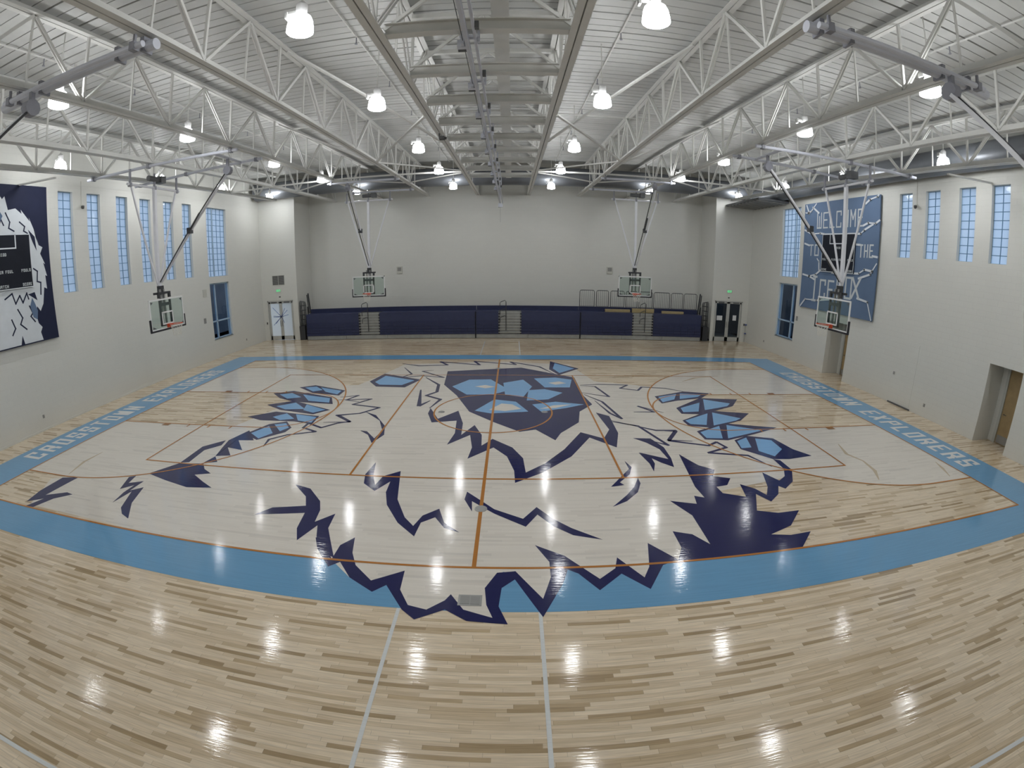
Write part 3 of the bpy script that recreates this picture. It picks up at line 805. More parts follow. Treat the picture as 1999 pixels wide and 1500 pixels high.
for s in (-1, 1):
    for t in (-1, 1):
        a, b = s*(HL-2.28), s*(HL-1.98)
        p.poly([(a, t*1.83), (b, t*1.83), (b, t*2.03), (a, t*2.03)], zl+0.0006)
p.build('brown_lane_marking', MT['brown'], floor_o)
for pl, w in (([(10.0,-3.2),(9.75,-3.9),(9.95,-4.4),(9.85,-5.0),(9.55,-5.5)], 0.10), ([(12.5,-4.9),(12.35,-5.3),(12.1,-5.8)], 0.09), ([(-11.0,-5.9),(-11.25,-5.1),(-11.2,-4.4)], 0.10),
              ([(-6.9,-2.5),(-6.5,-2.05),(-6.2,-1.5)], 0.08), ([(7.5,3.7),(8.3,4.3),(9.6,4.7)], 0.10)):
    p = MB()
    n_ = len(pl)
    top_, bot_ = [], []
    for i in range(n_):
        d = (Vector(pl[min(i+1, n_-1)])-Vector(pl[max(i-1, 0)])).normalized()
        nn = Vector((-d.y, d.x))*w*(0.15 if i in (0, n_-1) else 0.35+0.25*(i % 2))
        top_.append(tuple(Vector(pl[i])+nn)); bot_.append(tuple(Vector(pl[i])-nn))
    p.poly(top_+bot_[::-1], 0.0022)
    p.build('tan_scuff_marking', MT['scuff'], floor_o)
p = MB()
for x in (-0.985, 0.985):
    seg(p, (x,-BY), (x,-15.5), LW, 0.002)
    seg(p, (x,BY), (x,12.6), LW, 0.002)
seg(p, (-13.2, -12.17), (13.2, -12.17), LW, 0.002)
p.build('white_practice_court_marking', MT['white'], floor_o)
p = MB()
p = MB()
text(p, 'CROSSTOWN', (-13.26,-5.36,0), (0,1,0), (-1,0,0), 5.10, 0.90, 0.135, (0,0,1), 0.0062)
p.build('white_lettering', MT['white'], floor_o)
p = MB()
text(p, 'EXPLORERS', (-13.26,0.42,0), (0,1,0), (-1,0,0), 5.02, 0.90, 0.135, (0,0,1), 0.0062)
p.build('white_lettering', MT['white'], floor_o)
p = MB()
text(p, 'CROSSTOWN', (13.26,5.42,0), (0,-1,0), (1,0,0), 5.08, 0.90, 0.135, (0,0,1), 0.0062)
p.build('white_lettering', MT['white'], floor_o)
p = MB()
text(p, 'EXPLORERS', (13.26,-0.36,0), (0,-1,0), (1,0,0), 5.04, 0.90, 0.135, (0,0,1), 0.0062)
p.build('white_lettering', MT['white'], floor_o)
# floor sockets
for n_, (x, y, r) in enumerate(((0,-5.83,0.12), (-1.6,-0.1,0.10), (1.6,-0.05,0.10), (0,5.75,0.12))):
    o = MB().lathe([(0.0,0.012),(r*0.62,0.012),(r*0.70,0.009),(r,0.008),(r*1.02,0.0)], (x,y,0), 28).build('floor_socket_cover', MT['kickp'])
    tag(o, ['round metal floor socket cover on the centre line between near sideline and circle', 'round metal floor socket cover on the centre circle, navy banner side',
            'round metal floor socket cover on the centre circle, blue banner side', 'round metal floor socket cover on the centre line beside the bleacher sideline'][n_], 'floor cover')
o = thing('floor_box', 'rectangular metal floor box lid in the near blue border', 'floor box', (0.0,-8.41,0))
MB().box(-0.17,0.17,-0.115,0.115,0,0.008).build('rim_plate', MT['kickp'], o)
MB().box(-0.14,-0.01,-0.085,0.085,0.008,0.011).box(0.01,0.14,-0.085,0.085,0.008,0.011).build('hinged_lid', MT['grille'], o)
o = MB().box(XR-0.05, XR, -0.5, 0.76, 0.0, 0.055).build('floor_grille', MT['dgrey'])
tag(o, 'long dark slot grille at the foot of the blue banner wall', 'vent')

# ================================================================== roof steel
NODE0T, NODE0B, PITCH = -7.86-3*2.817, -6.45-3*2.817, 2.817
def truss(x, y1, label):
    t = thing('roof_truss', label, 'truss', (x, 0, 0), 0, 'long roof trusses running away from the camera')
    y0 = YF
    def dbl(zf, w, h):
        m = MB()
        for s in (-1, 1):
            m.bar((s*(w/4+0.012), y0, zf(y0)), (s*(w/4+0.012), y1, zf(y1)), w/2, 0.014, up=(0,0,1))
            m.bar((s*0.018, y0, zf(y0)+h/2), (s*0.018, y1, zf(y1)+h/2), 0.014, h)
        return m
    top = dbl(top_z, 0.24, 0.13)
    top.build('top_chord', MT['steel'], t)
    dbl(lambda y: bot_z(y)-0.05, 0.23, 0.15).build('bottom_chord', MT['steel'], t)
    k = 0
    while True:
        yt, yb = NODE0T+k*PITCH, NODE0B+k*PITCH
        if yb-PITCH/2 > y1: break
        for ya, yc in ((yt, yb), (yt+PITCH, yb)):
            if min(ya, yc) < y0 or max(ya, yc) > y1-0.05: continue
            if max(ya, yc) > 12.72 and min(ya, yc) < 13.9: continue
            m = MB()
            near = abs(x) > 5
            for s in (-1, 1):
                m.bar((s*0.034, ya, top_z(ya)), (s*0.034, yc, bot_z(yc)), 0.026, 0.062)
            m.build('web_diagonal', MT['steel'], t)
        if y0 < yb < y1:
            MB().bar((0, yb, bot_z(yb)), (0, yb, top_z(yb)), 0.055, 0.055, up=(0,1,0)).build('web_post', MT['steel'], t)
        if y0 < yt < y1:
            MB().bar((0, yt, bot_z(yt)), (0, yt, top_z(yt)), 0.035, 0.035, up=(0,1,0)).build('hanger_rod', MT['steel'], t)
        k += 1
    return t
SIDE = {-1: 'navy banner', 1: 'blue banner'}        # the two end walls are told apart by their banners
names = {13.75: 'running closest to the %s wall', 11.19: 'second out from the %s wall', 7.98: 'third out from the %s wall', 4.80: 'fourth out from the %s wall', 1.60: 'edging the centre bay on the %s side'}
for ax in (13.75, 11.19, 7.98, 4.80, 1.60):
    for s in (-1, 1):
        truss(s*ax, 12.7 if ax > 13 else YR-0.02, 'painted white steel roof truss ' + names[ax] % SIDE[s])

# centre bay: cross beams and X bracing above
proto = None
ordn = ['first and biggest overhead', 'second', 'third', 'fourth', 'fifth', 'sixth', 'seventh', 'eighth', 'ninth', 'tenth, before the duct']
ys = [-6.15+1.917*k for k in range(-1, 9)]
for i, y in enumerate(ys):
    t = thing('cross_beam', 'white cross beam of the centre bay, %s counted toward the bleachers' % ordn[i], 'beam', (0, y, 0), 0, 'cross beams of the centre bay')
    z = bot_z(y)
    MB().box(-1.50, 1.50, -0.09, 0.09, z-0.03, z-0.016).box(-1.50, 1.50, -0.009, 0.009, z-0.016, z+0.17).box(-1.50, 1.50, -0.09, 0.09, z+0.17, z+0.184).build('flange_beam', MT['steel'], t)
    zt = top_z(y)
    MB().bar((-1.52, 0, z+0.1), (0, 0, zt-0.1), 0.06, 0.06).build('knee_brace', MT['steel'], t)
    MB().bar((1.52, 0, z+0.1), (0, 0, zt-0.1), 0.06, 0.06).build('knee_brace', MT['steel'], t)
    box(-1.50, 1.50, -0.05, 0.05, zt-0.12, zt-0.02).build('top_strut', MT['steel'], t)
t = MB()
t.bar((0.36, YF, bot_z(YF)+0.50), (0.36, 12.7, bot_z(12.7)+0.50), 0.30, 0.016).bar((0.36, YF, bot_z(YF)+0.62), (0.36, 12.7, bot_z(12.7)+0.62), 0.014, 0.24)
t = t.build('spine_beam', MT['steel'])
tag(t, 'wide white steel beam above the divider rail along the centre bay', 'beam')
# flat bracing between the trusses
def brace(a, b, label):
    m = MB().bar(a, b, 0.075, 0.05)
    o = m.build('diagonal_brace', MT['steel'])
    tag(o, label, 'brace', 'diagonal braces between the trusses')
for s in (-1, 1):
    nm = SIDE[s]
    zz = lambda y: bot_z(y)-0.05
    brace((s*1.72, -1.426, zz(-1.426)), (s*4.68, 4.154, zz(4.154)), 'long white brace on the %s side of the centre bay, above its third lamp' % nm)
    brace((s*1.72, 1.544, zz(1.544)), (s*4.68, -3.496, top_z(-3.496)-0.1), 'thin white brace climbing from the centre bay, %s side, by its second lamp' % nm)
    brace((s*1.72, 7.124, zz(7.124)), (s*4.68, 4.424, zz(4.424)), 'white brace by the fourth lamp of the centre bay, %s side' % nm)
    brace((s*1.72, 7.75, zz(7.75)), (s*4.68, 10.004, zz(10.004)), 'white brace just before the duct, centre bay, %s side' % nm)
    brace((s*4.92, 10.004, zz(10.004)), (s*7.86, 7.75, zz(7.75)), 'white brace over the bleacher basket, %s side, toward the centre' % nm)
    brace((s*4.92, 4.514, zz(4.514)), (s*7.86, 2.084, top_z(2.084)-0.12), 'white brace above the free throw circle, %s side' % nm)
    brace((s*8.10, 7.75, zz(7.75)), (s*11.07, 10.004, zz(10.004)), 'white brace over the bleacher basket, %s side, toward the wall' % nm)
    brace((s*8.10, 1.904, zz(1.904)), (s*11.07, -0.796, top_z(-0.796)-0.12), 'white brace above the main basket, %s side' % nm)
    brace((s*13.75, -2.866, bot_z(-2.866)-0.20), (s*(15.82 if s < 0 else 15.97), -3.0, 8.47), 'short white strut from the edge truss down to the %s wall' % nm)
    for (u, v) in ((1.72, 4.68), (4.92, 7.86), (8.10, 11.07), (11.31, 13.63)):
        where = {1.72: 'by the centre bay', 4.92: 'over the bleacher basket', 8.10: 'past the bleacher basket', 11.31: 'at the wall'}[u]
        o = MB().bar((s*u, 7.62, bot_z(7.62)-0.02), (s*v, 7.62, bot_z(7.62)-0.02), 0.07, 0.07).build('cross_strut', MT['steel'])
        tag(o, 'straight white strut between truss bottoms %s, %s side' % (where, nm), 'strut', 'low cross struts')
        o = MB().bar((s*u, 3.254, top_z(3.254)-0.02), (s*v, 3.254, top_z(3.254)-0.02), 0.05, 0.05).build('top_strut', MT['steel'])
        tag(o, 'thin white strut between truss tops %s, %s side' % (where, nm), 'strut', 'high cross struts')

# ------------------------------------------------------------------ divider curtain rail along the centre
t = thing('divider_rail', 'blue grey motorised divider rail with pulleys running down the centre bay', 'rail', (-0.15, 0, 0))
ZRL = 8.22
box(-0.03, 0.03, -13, 14.9, ZRL-0.07, ZRL+0.05).build('rail_beam', MT['pipe'], t)
box(0.11, 0.155, -13, 14.9, ZRL-0.01, ZRL+0.05).build('drive_tube', MT['pipe'], t)
box(-0.075, -0.065, -13, 14.8, ZRL+0.0, ZRL+0.012).build('lift_cable', MT['dark'], t)
for y in ys:
    z = ZRL
    zb = bot_z(y)-0.03-z
    MB().box(-0.10, -0.05, y-0.04, y+0.04, z-0.06, z+zb).box(-0.12, 0.20, y-0.05, y+0.05, z+0.06, z+0.10).box(0.16, 0.20, y-0.04, y+0.04, z-0.02, z+zb).build('hanger_bracket', MT['pipe'], t)
    MB().tube((-0.17, y+0.25, z+0.0), (-0.03, y+0.25, z+0.0), 0.065, 14).build('pulley', MT['dgrey'], t)
    box(-0.17, -0.03, y+0.06, y+0.17, z-0.06, z+0.07).build('motor_box', MT['pipe'], t)
    box(0.155, 0.22, y-0.55, y-0.45, z-0.03, z+0.08).build('cable_clamp', MT['dgrey'], t)
for y in (12.2, 14.6): box(-0.02, 0.02, y-0.03, y+0.03, ZRL+0.05, deck_z(y)+0.02).build('hanger_bracket', MT['pipe'], t)
MB().tube((0, 14.7, ZRL-0.07), (0, 14.7, ZRL-1.2), 0.006, 6).build('pull_cord', MT['dgrey'], t)
box(-0.12, 0.14, 14.3, 14.6, ZRL-0.30, ZRL-0.07).build('gear_box', MT['pipe'], t)

# ------------------------------------------------------------------ ducts
t = thing('round_duct', 'long dark grey round duct along the top of the back wall', 'duct', (0, 13.3, 9.62))
MB().tube((-15.55, 0, 0), (14.9, 0, 0), 0.53, 32, caps=False).build('duct_pipe', MT['duct'], t, smooth=True)
MB().tube((-15.55, 0, 0), (-15.56, 0, 0), 0.53, 32).build('end_cap', MT['duct'], t)
for x in (-12, -6, 0, 6, 12):
    MB().tube((x-0.03, 0, 0), (x+0.03, 0, 0), 0.545, 32, caps=False).build('joint_band', MT['duct'], t)
t = thing('round_duct', 'dark grey round duct running above the blue banner and four tall windows', 'duct', (15.50, 0, 9.26))
MB().tube((0, 12.7, 0), (0, YF+0.1, 0), 0.47, 32, caps=False).build('duct_pipe', MT['duct'], t, smooth=True)
MB().tube((0, 12.7, 0), (0, 12.72, 0), 0.47, 32).build('end_cap', MT['duct'], t)
for y in (-9, -3, 3, 9):
    MB().tube((0, y-0.03, 0), (0, y+0.03, 0), 0.482, 32, caps=False).build('joint_band', MT['duct'], t)
t = thing('slatted_plenum', 'dark slatted metal tray under the meeting ducts, above the EXIT door with papers', 'duct box', (0, 0, 0))
MB().box(13.95, 15.95, 9.8, 13.9, 8.66, 8.78).build('tray', MT['dgrey'], t)
for k in range(9): box(14.0, 15.9, 9.95+k*0.43, 10.15+k*0.43, 8.62, 8.66).build('slat', MT['grille'], t)

# ------------------------------------------------------------------ sprinkler pipes
for x, nm in ((-9.6, 'second bay from the navy banner wall'), (-3.0, 'bay beside the centre, navy banner side'), (3.0, 'bay beside the centre, blue banner side'), (9.6, 'second bay from the blue banner wall')):
    t = thing('sprinkler_pipe', 'thin white sprinkler pipe under the deck, ' + nm, 'pipe', (x, 0, 0), 0, 'sprinkler pipes')
    MB().bar((0, -16, deck_z(-16)-0.12), (0, 12.5, deck_z(12.5)-0.12), 0.03, 0.03).build('pipe_run', MT['steel'], t)
    for k in range(9):
        y = -12.5+3.05*k
        MB().tube((0, y, deck_z(y)-0.13), (0, y, deck_z(y)-0.30), 0.014, 8).lathe([(0.0,0.0),(0.035,0.0),(0.035,0.012),(0.0,0.012)], (0, y, deck_z(y)-0.31), 10).build('sprinkler_head', MT['clampm'], t)
        MB().box(-0.008, 0.008, y+0.9, y+0.93, deck_z(y)-0.11, deck_z(y)+0.05).build('pipe_hanger', MT['steel'], t)

# ------------------------------------------------------------------ lamps
LX = [-14.10, -8.38, -2.73, 2.73, 8.38, 14.10]
LY = [-11.4, -6.78, -2.40, 2.76, 7.36, 12.45]
rown = ['overhead behind the frame', 'first row (largest)', 'second row', 'third row', 'fourth row', 'last row']
coln = ['column along the navy banner wall', 'middle column, navy banner side', 'column beside the centre bay, navy banner side',
        'column beside the centre bay, blue banner side', 'middle column, blue banner side', 'column along the blue banner wall']
def make_lamp(label):
    t = thing('high_bay_lamp', label, 'lamp', (0, 0, 0), 0, 'high bay lamps in a grid under the roof')
    prof = [(0.205,-0.165),(0.218,-0.155),(0.212,-0.07),(0.195,0.04),(0.165,0.115),(0.12,0.145),(0.0,0.15)]
    MB().lathe([(0.0,-0.195),(0.10,-0.190),(0.17,-0.178),(0.205,-0.165)], (0,0,0), 18).build('glowing_lens', MT['lens'], t, smooth=True)
    MB().lathe(prof, (0,0,0), 18).build('glowing_refractor', MT['lamp'], t, smooth=True)
    h = MB().lathe([(0.0,0.152),(0.075,0.152),(0.095,0.19),(0.095,0.34),(0.05,0.40),(0.0,0.40)], (0,0,0), 18)
    h.build('ballast_housing', MT['housing'], t, smooth=False)
    MB().tube((0,0,0.40), (0,0,1.57), 0.012, 8).build('hanging_stem', MT['steel'], t)
    MB().box(-0.26,-0.09,-0.035,0.035,0.20,0.25).box(-0.27,-0.23,-0.05,0.05,0.13,0.25).build('side_bracket', MT['grille'], t)
    return t
first = None
for j, y in enumerate(LY):
    for i, x in enumerate(LX):
        z = 8.68 + 0.021*y + (0.20 if abs(x) > 13 else 0)
        lab = 'lit bell lamp, %s, %s' % (rown[j], coln[i])
        if first is None:
            first = make_lamp(lab)
            first.location = (x, y, z)
            first['label'] = lab
        else: dup(first, (x, y, z), 0, lab)

# ------------------------------------------------------------------ baskets
def make_hoop(label, zt=7.90, zp=8.41, zd=8.00, tr=None):
    """board faces +x, board plane at x=0, rim centre x=0.38"""
    t = thing('basketball_hoop', label, 'basketball hoop', (0,0,0), 0, 'ceiling hung basketball hoops')
    z0, z1, hw = 2.90, 3.97, 0.915
    gb = MB().box(-0.012, 0.0, -hw+0.02, hw-0.02, z0+0.02, z1-0.02).build('glass_board', MT['board'], t)
    f = MB()
    for a in (-1, 1): f.box(-0.03, 0.012, a*hw, a*(hw-0.045), z0, z1)
    f.box(-0.03, 0.012, -hw, hw, z1-0.05, z1).box(-0.03, 0.012, -hw, hw, z0, z0+0.05)
    f.build('board_frame', MT['wpaint'], gb)
    q = MB()
    for a in (-1, 1): q.box(0.002, 0.006, a*0.305, a*0.255, 3.05, 3.51)
    q.box(0.002, 0.006, -0.305, 0.305, 3.46, 3.51).box(0.002, 0.006, -0.305, 0.305, 3.05, 3.10)
    q.build('target_square', MT['wpaint'], gb)
    pd = MB().box(-0.045, 0.03, -hw-0.03, hw+0.03, z0-0.05, z0+0.012)
    for a in (-1, 1): pd.box(-0.045, 0.03, a*(hw-0.01), a*(hw+0.04), z0-0.05, z0+0.40)
    pd.build('edge_padding', MT['black'], gb, bevel=0.008)
    for a in (-1, 1):
        c = MB()
        c.face([(0.007, a*(hw-0.06), z1-0.07), (0.007, a*(hw-0.20), z1-0.09), (0.007, a*(hw-0.09), z1-0.17)])
        c.build('corner_mark', MT['dgrey'], gb)
        c = MB()
        c.face([(0.007, a*(hw-0.06), z0+0.07), (0.007, a*(hw-0.28), z0+0.06), (0.007, a*(hw-0.09), z0+0.15)])
        c.build('corner_mark', MT['dgrey'], gb)
    g = MB()
    for a in (-1, 1): g.box(-0.10, -0.04, a*0.31, a*0.24, z0+0.10, z1-0.06)
    g.box(-0.10, -0.04, -0.31, 0.31, z1-0.26, z1-0.15).box(-0.10, -0.04, -0.31, 0.31, z0+0.10, z0+0.18)
    gf = g.build('goal_frame', MT['dgrey'], t)
    g = MB().box(-0.17, -0.11, -0.16, -0.10, z0+0.15, 4.30).box(-0.17, -0.11, 0.03, 0.09, z0+0.15, 4.30)
    g.build('height_adjuster', MT['grille'], gf)
    MB().box(-0.30, -0.05, -0.33, 0.33, 4.12, 4.20).box(-0.12, -0.04, -0.33, -0.24, 3.99, 4.2).box(-0.12, -0.04, 0.24, 0.33, 3.99, 4.2).box(-0.30, -0.14, -0.10, 0.10, 4.18, 4.42).build('top_bracket', MT['dark'], t)
    r = MB()
    N = 36
    r.path([(0.38+0.235*math.cos(2*math.pi*i/N), 0.235*math.sin(2*math.pi*i/N), 3.05) for i in range(N)], 0.011, 8, closed=True)
    r.box(0.012, 0.16, -0.075, 0.075, 3.03, 3.048).box(0.008, 0.03, -0.10, 0.10, 2.93, 3.06)
    r.bar((0.02,-0.06,2.95), (0.20,-0.14,3.04), 0.015).bar((0.02,0.06,2.95), (0.20,0.14,3.04), 0.015)
    ro = r.build('rim', MT['rim'], t)
    nt = MB()
    for i in range(12):
        for s in (-1, 1):
            pts = []
            for k in range(6):
                a = 2*math.pi*(i+s*k*0.5)/12
                rr = 0.225-0.085*(k/5)**0.8
                pts.append((0.38+rr*math.cos(a), rr*math.sin(a), 3.04-0.40*k/5))
            nt.path(pts, 0.0042, 4)
    nt.build('net', MT['net'], ro)
    # drop mast, V struts, hinge pipe, forward folding brace
    MB().bar((-0.26, 0, 3.4), (-0.26, 0, zt), 0.115, 0.115, up=(0,1,0)).build('drop_mast', MT['mast'], t)
    for a in (-1, 1):
        MB().bar((-0.26, a*0.06, 4.45), (-0.26, a*1.18, zt), 0.055, 0.055, up=(0,1,0)).build('side_strut', MT['mast'], t)
    MB().tube((-0.26, -1.35, zt), (-0.26, 1.35, zt), 0.045, 12).build('hinge_pipe', MT['mast'], t)
    for a in (-1.22, 0.0, 1.22):
        MB().box(-0.29, -0.23, a-0.03, a+0.03, zt-0.05, zp).box(-0.32, -0.20, a-0.05, a+0.05, zt-0.08, zt+0.06).build('hanger_bracket', MT['clampm'], t)
    MB().bar((-0.20, 0.10, 4.55), (2.92, 0.10, zd-0.08), 0.06, 0.06).build('folding_brace', MT['mast'], t)
    MB().tube((-0.18, -0.02, 4.55), (2.98, -0.02, zd), 0.022, 8).build('lift_cable', MT['dark'], t)
    sl = (zd-4.6)/3.1
    MB().bar((1.35, 0.05, 4.6+sl*1.52), (1.75, 0.05, 4.6+sl*1.95), 0.05, 0.04).box(1.22, 1.37, -0.03, 0.15, 4.6+sl*1.36, 4.6+sl*1.54).build('safety_latch', MT['dark'], t)
    MB().tube((2.98, -0.06, zd), (2.98, 0.10, zd), 0.15, 10).box(2.94, 3.02, -0.04, 0.04, zd+0.12, zp+0.02).build('cable_drum', MT['clampm'], t)
    w = MB().tube((-0.26, -0.32, zp-0.20), (-0.26, 0.26, zp-0.20), 0.10, 12)
    w.box(-0.42, -0.10, 0.20, 0.45, zp-0.32, zp-0.08)
    w.build('winch', MT['dgrey'], t)
    if tr is None:                              # main court: two long pipes under three trusses
        for a in (-1.22, 1.22):
            sp = MB().tube((-2.45, a, zp), (3.85, a*0.62, zp), 0.05, 12).build('support_pipe', MT['pipe'], t)
            for px in (-2.15, 0.41, 3.62):
                yy = a*(1-0.38*(px+2.45)/6.3)
                MB().box(px-0.05, px+0.05, yy-0.07, yy+0.07, zp-0.07, zp+0.06).build('pipe_clamp', MT['clampm'], sp)
        MB().tube((2.98, -0.86, zp), (2.98, 0.86, zp), 0.045, 12).build('cross_pipe', MT['pipe'], t)
    else:                                       # side courts: pipes spanning two trusses
        lo_, hi_ = min(tr)-0.18, max(tr)+0.18
        for px in (-0.26, 2.98):
            sp = MB().tube((px, lo_, zp), (px, hi_, zp), 0.05, 12).build('support_pipe', MT['pipe'], t)
            for a in tr:
                MB().box(px-0.06, px+0.06, a-0.05, a+0.05, zp-0.07, zp+0.07).box(px-0.02, px+0.02, a-0.02, a+0.02, zp+0.07, zp+0.20).build('pipe_clamp', MT['clampm'], sp)
    return t
h0 = make_hoop('ceiling hung glass basketball hoop of the main court, under the navy banner side windows')
h0.location = (-11.6, 0, 0)
dup(h0, (11.6, 0, 0), math.pi, 'ceiling hung glass basketball hoop of the main court, before the blue banner')
for lab, x, y, rz, par in (
    ('ceiling hung glass hoop facing the camera, clear of the guard rails', -7.15, 10.55, -90, dict(zt=8.08, zp=8.55, zd=8.30, tr=(-0.83, 2.35))),
    ('ceiling hung glass hoop facing the camera, in front of the barred guard rails', 7.15, 10.55, -90, dict(zt=8.08, zp=8.55, zd=8.30, tr=(0.83, -2.35))),
    ('brace and drum of a mostly hidden basketball hoop, navy banner wall side', -7.27, -11.15, 90, dict(zt=7.66, zp=8.06, zd=7.75, tr=(0.71, -2.47))),
    ('brace and drum of a mostly hidden basketball hoop, blue banner wall side', 7.27, -11.15, 90, dict(zt=7.66, zp=8.06, zd=7.75, tr=(-0.71, 2.47)))):
    h_ = make_hoop(lab, **par)
    h_.location = (x, y, 0)
    h_.rotation_euler = (0, 0, math.radians(rz))
for s in (-1, 1):
    t = thing('ceiling_pipe', 'fat blue grey pipe clamped under two near trusses, %s side' % SIDE[s], 'pipe', (0, -7.90, 8.155))
    MB().tube((s*4.6, 0, 0), (s*8.6, 0, 0.0), 0.09, 16).build('pipe_run', MT['pipe'], t)
    for x in (4.80, 5.35, 7.3, 7.98):
        MB().box(s*x-0.04, s*x+0.04, -0.12, 0.12, 0.02, 0.13).box(s*x-0.025, s*x+0.025, -0.11, 0.11, -0.105, 0.10).build('pipe_clamp', MT['clampm'], t)

# ------------------------------------------------------------------ banners and score boards
def banner(name, side, y0, y1, z0, z1, m, label):
    x = (XL+0.10) if side < 0 else (XR-0.10)
    t = thing(name, label, 'banner', (x, (y0+y1)/2, z0))
    a, b = y0-(y0+y1)/2, y1-(y0+y1)/2
    MB().box(-0.03, 0.03, a, b, 0, z1-z0).build('panel', m, t)
    bk = -side
    for yy in (a+0.3, b-0.3):
        for zz in (0.4, z1-z0-0.4): MB().box(0.03*side, 0.10*side, yy-0.05, yy+0.05, zz-0.05, zz+0.05).build('stand_off', MT['frame'], t)
    return t, (y0+y1)/2, z0
rb, cy, cz = banner('wall_banner', 1, 2.42, 8.08, 3.05, 8.46, MT['bblue'], 'large blue wall banner with cracked ice lettering, welcome to the icebox')
CR = [[(7.92,8.38),(7.68,7.94),(7.99,8.01)], [(7.82,7.99),(7.52,8.05),(7.08,8.41)], [(7.36,8.24),(6.85,7.93)], [(3.33,8.14),(3.08,8.29),(2.6,8.38),(2.54,8.44)],
 [(3.43,7.17),(3.15,7.27),(2.66,7.23),(2.44,7.35)], [(4.46,6.81),(3.63,6.8),(3.39,6.96),(2.84,7.19)], [(8.0,7.09),(7.4,6.87),(6.66,6.89),(6.34,6.84),(4.46,6.81)],
 [(7.96,6.38),(7.56,6.28)], [(2.75,5.82),(2.46,5.79)], [(3.88,6.32),(3.59,6.3)], [(6.59,5.05),(6.64,5.46),(6.80,5.60)], [(7.96,4.76),(7.42,4.69),(6.85,4.8),(6.47,5.03),(6.15,5.02)],
 [(7.42,4.69),(6.85,4.53)], [(5.53,4.96),(5.01,4.92)], [(3.9,5.01),(3.57,5.03),(3.21,5.22),(2.71,5.17),(2.46,5.50)], [(3.55,4.81),(2.81,5.03),(2.71,5.17)],
 [(7.97,3.10),(7.59,3.48),(6.57,3.51),(5.49,3.67)], [(3.51,3.92),(2.82,3.83),(2.46,3.10)]]
XP = -0.030
def R_(pts): return [(-(y-cy), z-cz) for y, z in pts]       # u runs toward -y (reading direction on the right wall)
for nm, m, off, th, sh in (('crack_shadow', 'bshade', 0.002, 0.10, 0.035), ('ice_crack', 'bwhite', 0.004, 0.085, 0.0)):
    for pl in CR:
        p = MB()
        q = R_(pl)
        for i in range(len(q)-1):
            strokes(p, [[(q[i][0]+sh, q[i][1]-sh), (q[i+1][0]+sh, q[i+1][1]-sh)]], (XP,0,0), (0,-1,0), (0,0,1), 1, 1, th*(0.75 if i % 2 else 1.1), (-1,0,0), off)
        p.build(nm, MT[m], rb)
def btext(s, ys_, z0, z1, w, th=0.07):
    p = MB()
    text(p, s, (XP, ys_-cy, z0-cz), (0,-1,0), (0,0,1), w, z1-z0, th, (-1,0,0), 0.006, 0.30)
    p.build('banner_lettering', MT['btxt'], rb)
btext('WELCOME', 6.97, 7.12, 7.93, 3.50)
btext('TO', 7.55, 5.74, 6.33, 0.85)
btext('THE', 3.66, 5.74, 6.33, 0.95)
btext('I', 7.12, 3.44, 4.75, 0.55, 0.11)
btext('CE', 6.42, 3.64, 4.60, 1.15, 0.10)
btext('BO', 5.10, 3.80, 4.85, 1.15, 0.10)
btext('X', 3.98, 3.86, 4.85, 0.62, 0.12)

lb, ly, lz = banner('wall_banner', -1, -7.5, -1.85, 3.08, 8.46, MT['bnavy'], 'large navy wall banner with a jagged white frost shape')
FR = [(-3.98,8.30),(-3.72,7.95),(-3.62,8.05),(-3.50,7.60),(-3.20,7.66),(-2.95,7.48),(-2.98,7.62),(-2.62,7.22),(-2.66,7.36),(-2.42,6.85),(-2.48,6.98),(-2.30,6.40),(-2.14,6.32),(-2.26,6.1),(-2.08,5.72),
      (-2.16,5.78),(-2.04,5.30),(-2.12,5.34),(-2.10,4.86),(-2.22,4.92),(-2.34,4.36),(-2.50,4.12),(-2.62,4.30),(-2.72,4.10),(-2.66,3.72),(-2.52,3.56),(-2.62,3.40),(-2.56,3.12),(-3.36,3.12),(-3.42,3.42),(-3.52,3.12),(-5.6,3.12),
      (-5.9,4.2),(-6.6,5.0),(-6.3,6.2),(-6.8,6.9),(-5.8,7.6),(-5.2,7.5),(-4.7,8.2),(-4.3,7.9)]
XQ = 0.030
def onl(p_, pts, off): p_.face([(XQ+off, y-ly, z-lz) for y, z in pts][::-1])
p = MB(); onl(p, FR, 0.002); p.build('white_frost_shape', MT['bwhite'], lb)
p = MB()
for pl in ([(-3.6,7.5),(-3.45,7.2),(-3.5,7.0),(-3.3,6.9)], [(-3.05,7.2),(-2.85,7.05),(-2.9,6.9),(-2.75,6.82)], [(-2.6,5.6),(-2.45,5.5),(-2.5,5.15),(-2.35,5.1),(-2.4,4.7)],
           [(-3.9,4.7),(-3.6,4.85),(-3.5,4.5),(-3.3,4.75),(-3.2,4.5),(-3.0,4.8),(-2.95,4.6)], [(-3.45,4.3),(-3.3,4.0),(-3.42,3.8),(-3.2,3.6)], [(-2.95,4.35),(-2.85,4.1),(-2.95,4.0),(-2.8,3.8)],
           [(-3.95,6.9),(-3.8,7.3),(-3.7,7.1)], [(-3.75,4.0),(-3.65,3.7),(-3.8,3.5)]):
    p = MB()
    strokes(p, [[(y-ly, z-lz) for y, z in pl]], (XQ,0,0), (0,1,0), (0,0,1), 1, 1, 0.05, (1,0,0), 0.005)
    p.build('navy_frost_marking', MT['bnavy'], lb)
p = MB()
onl(p, [(-2.72,6.95),(-2.45,6.7),(-2.4,6.2),(-2.55,6.5)], 0.005)
p.build('navy_frost_marking', MT['bnavy'], lb)
p = MB()
onl(p, [(-2.95,4.75),(-2.66,4.8),(-2.58,4.5),(-2.75,4.62)], 0.005)
p.build('navy_frost_marking', MT['bnavy'], lb)
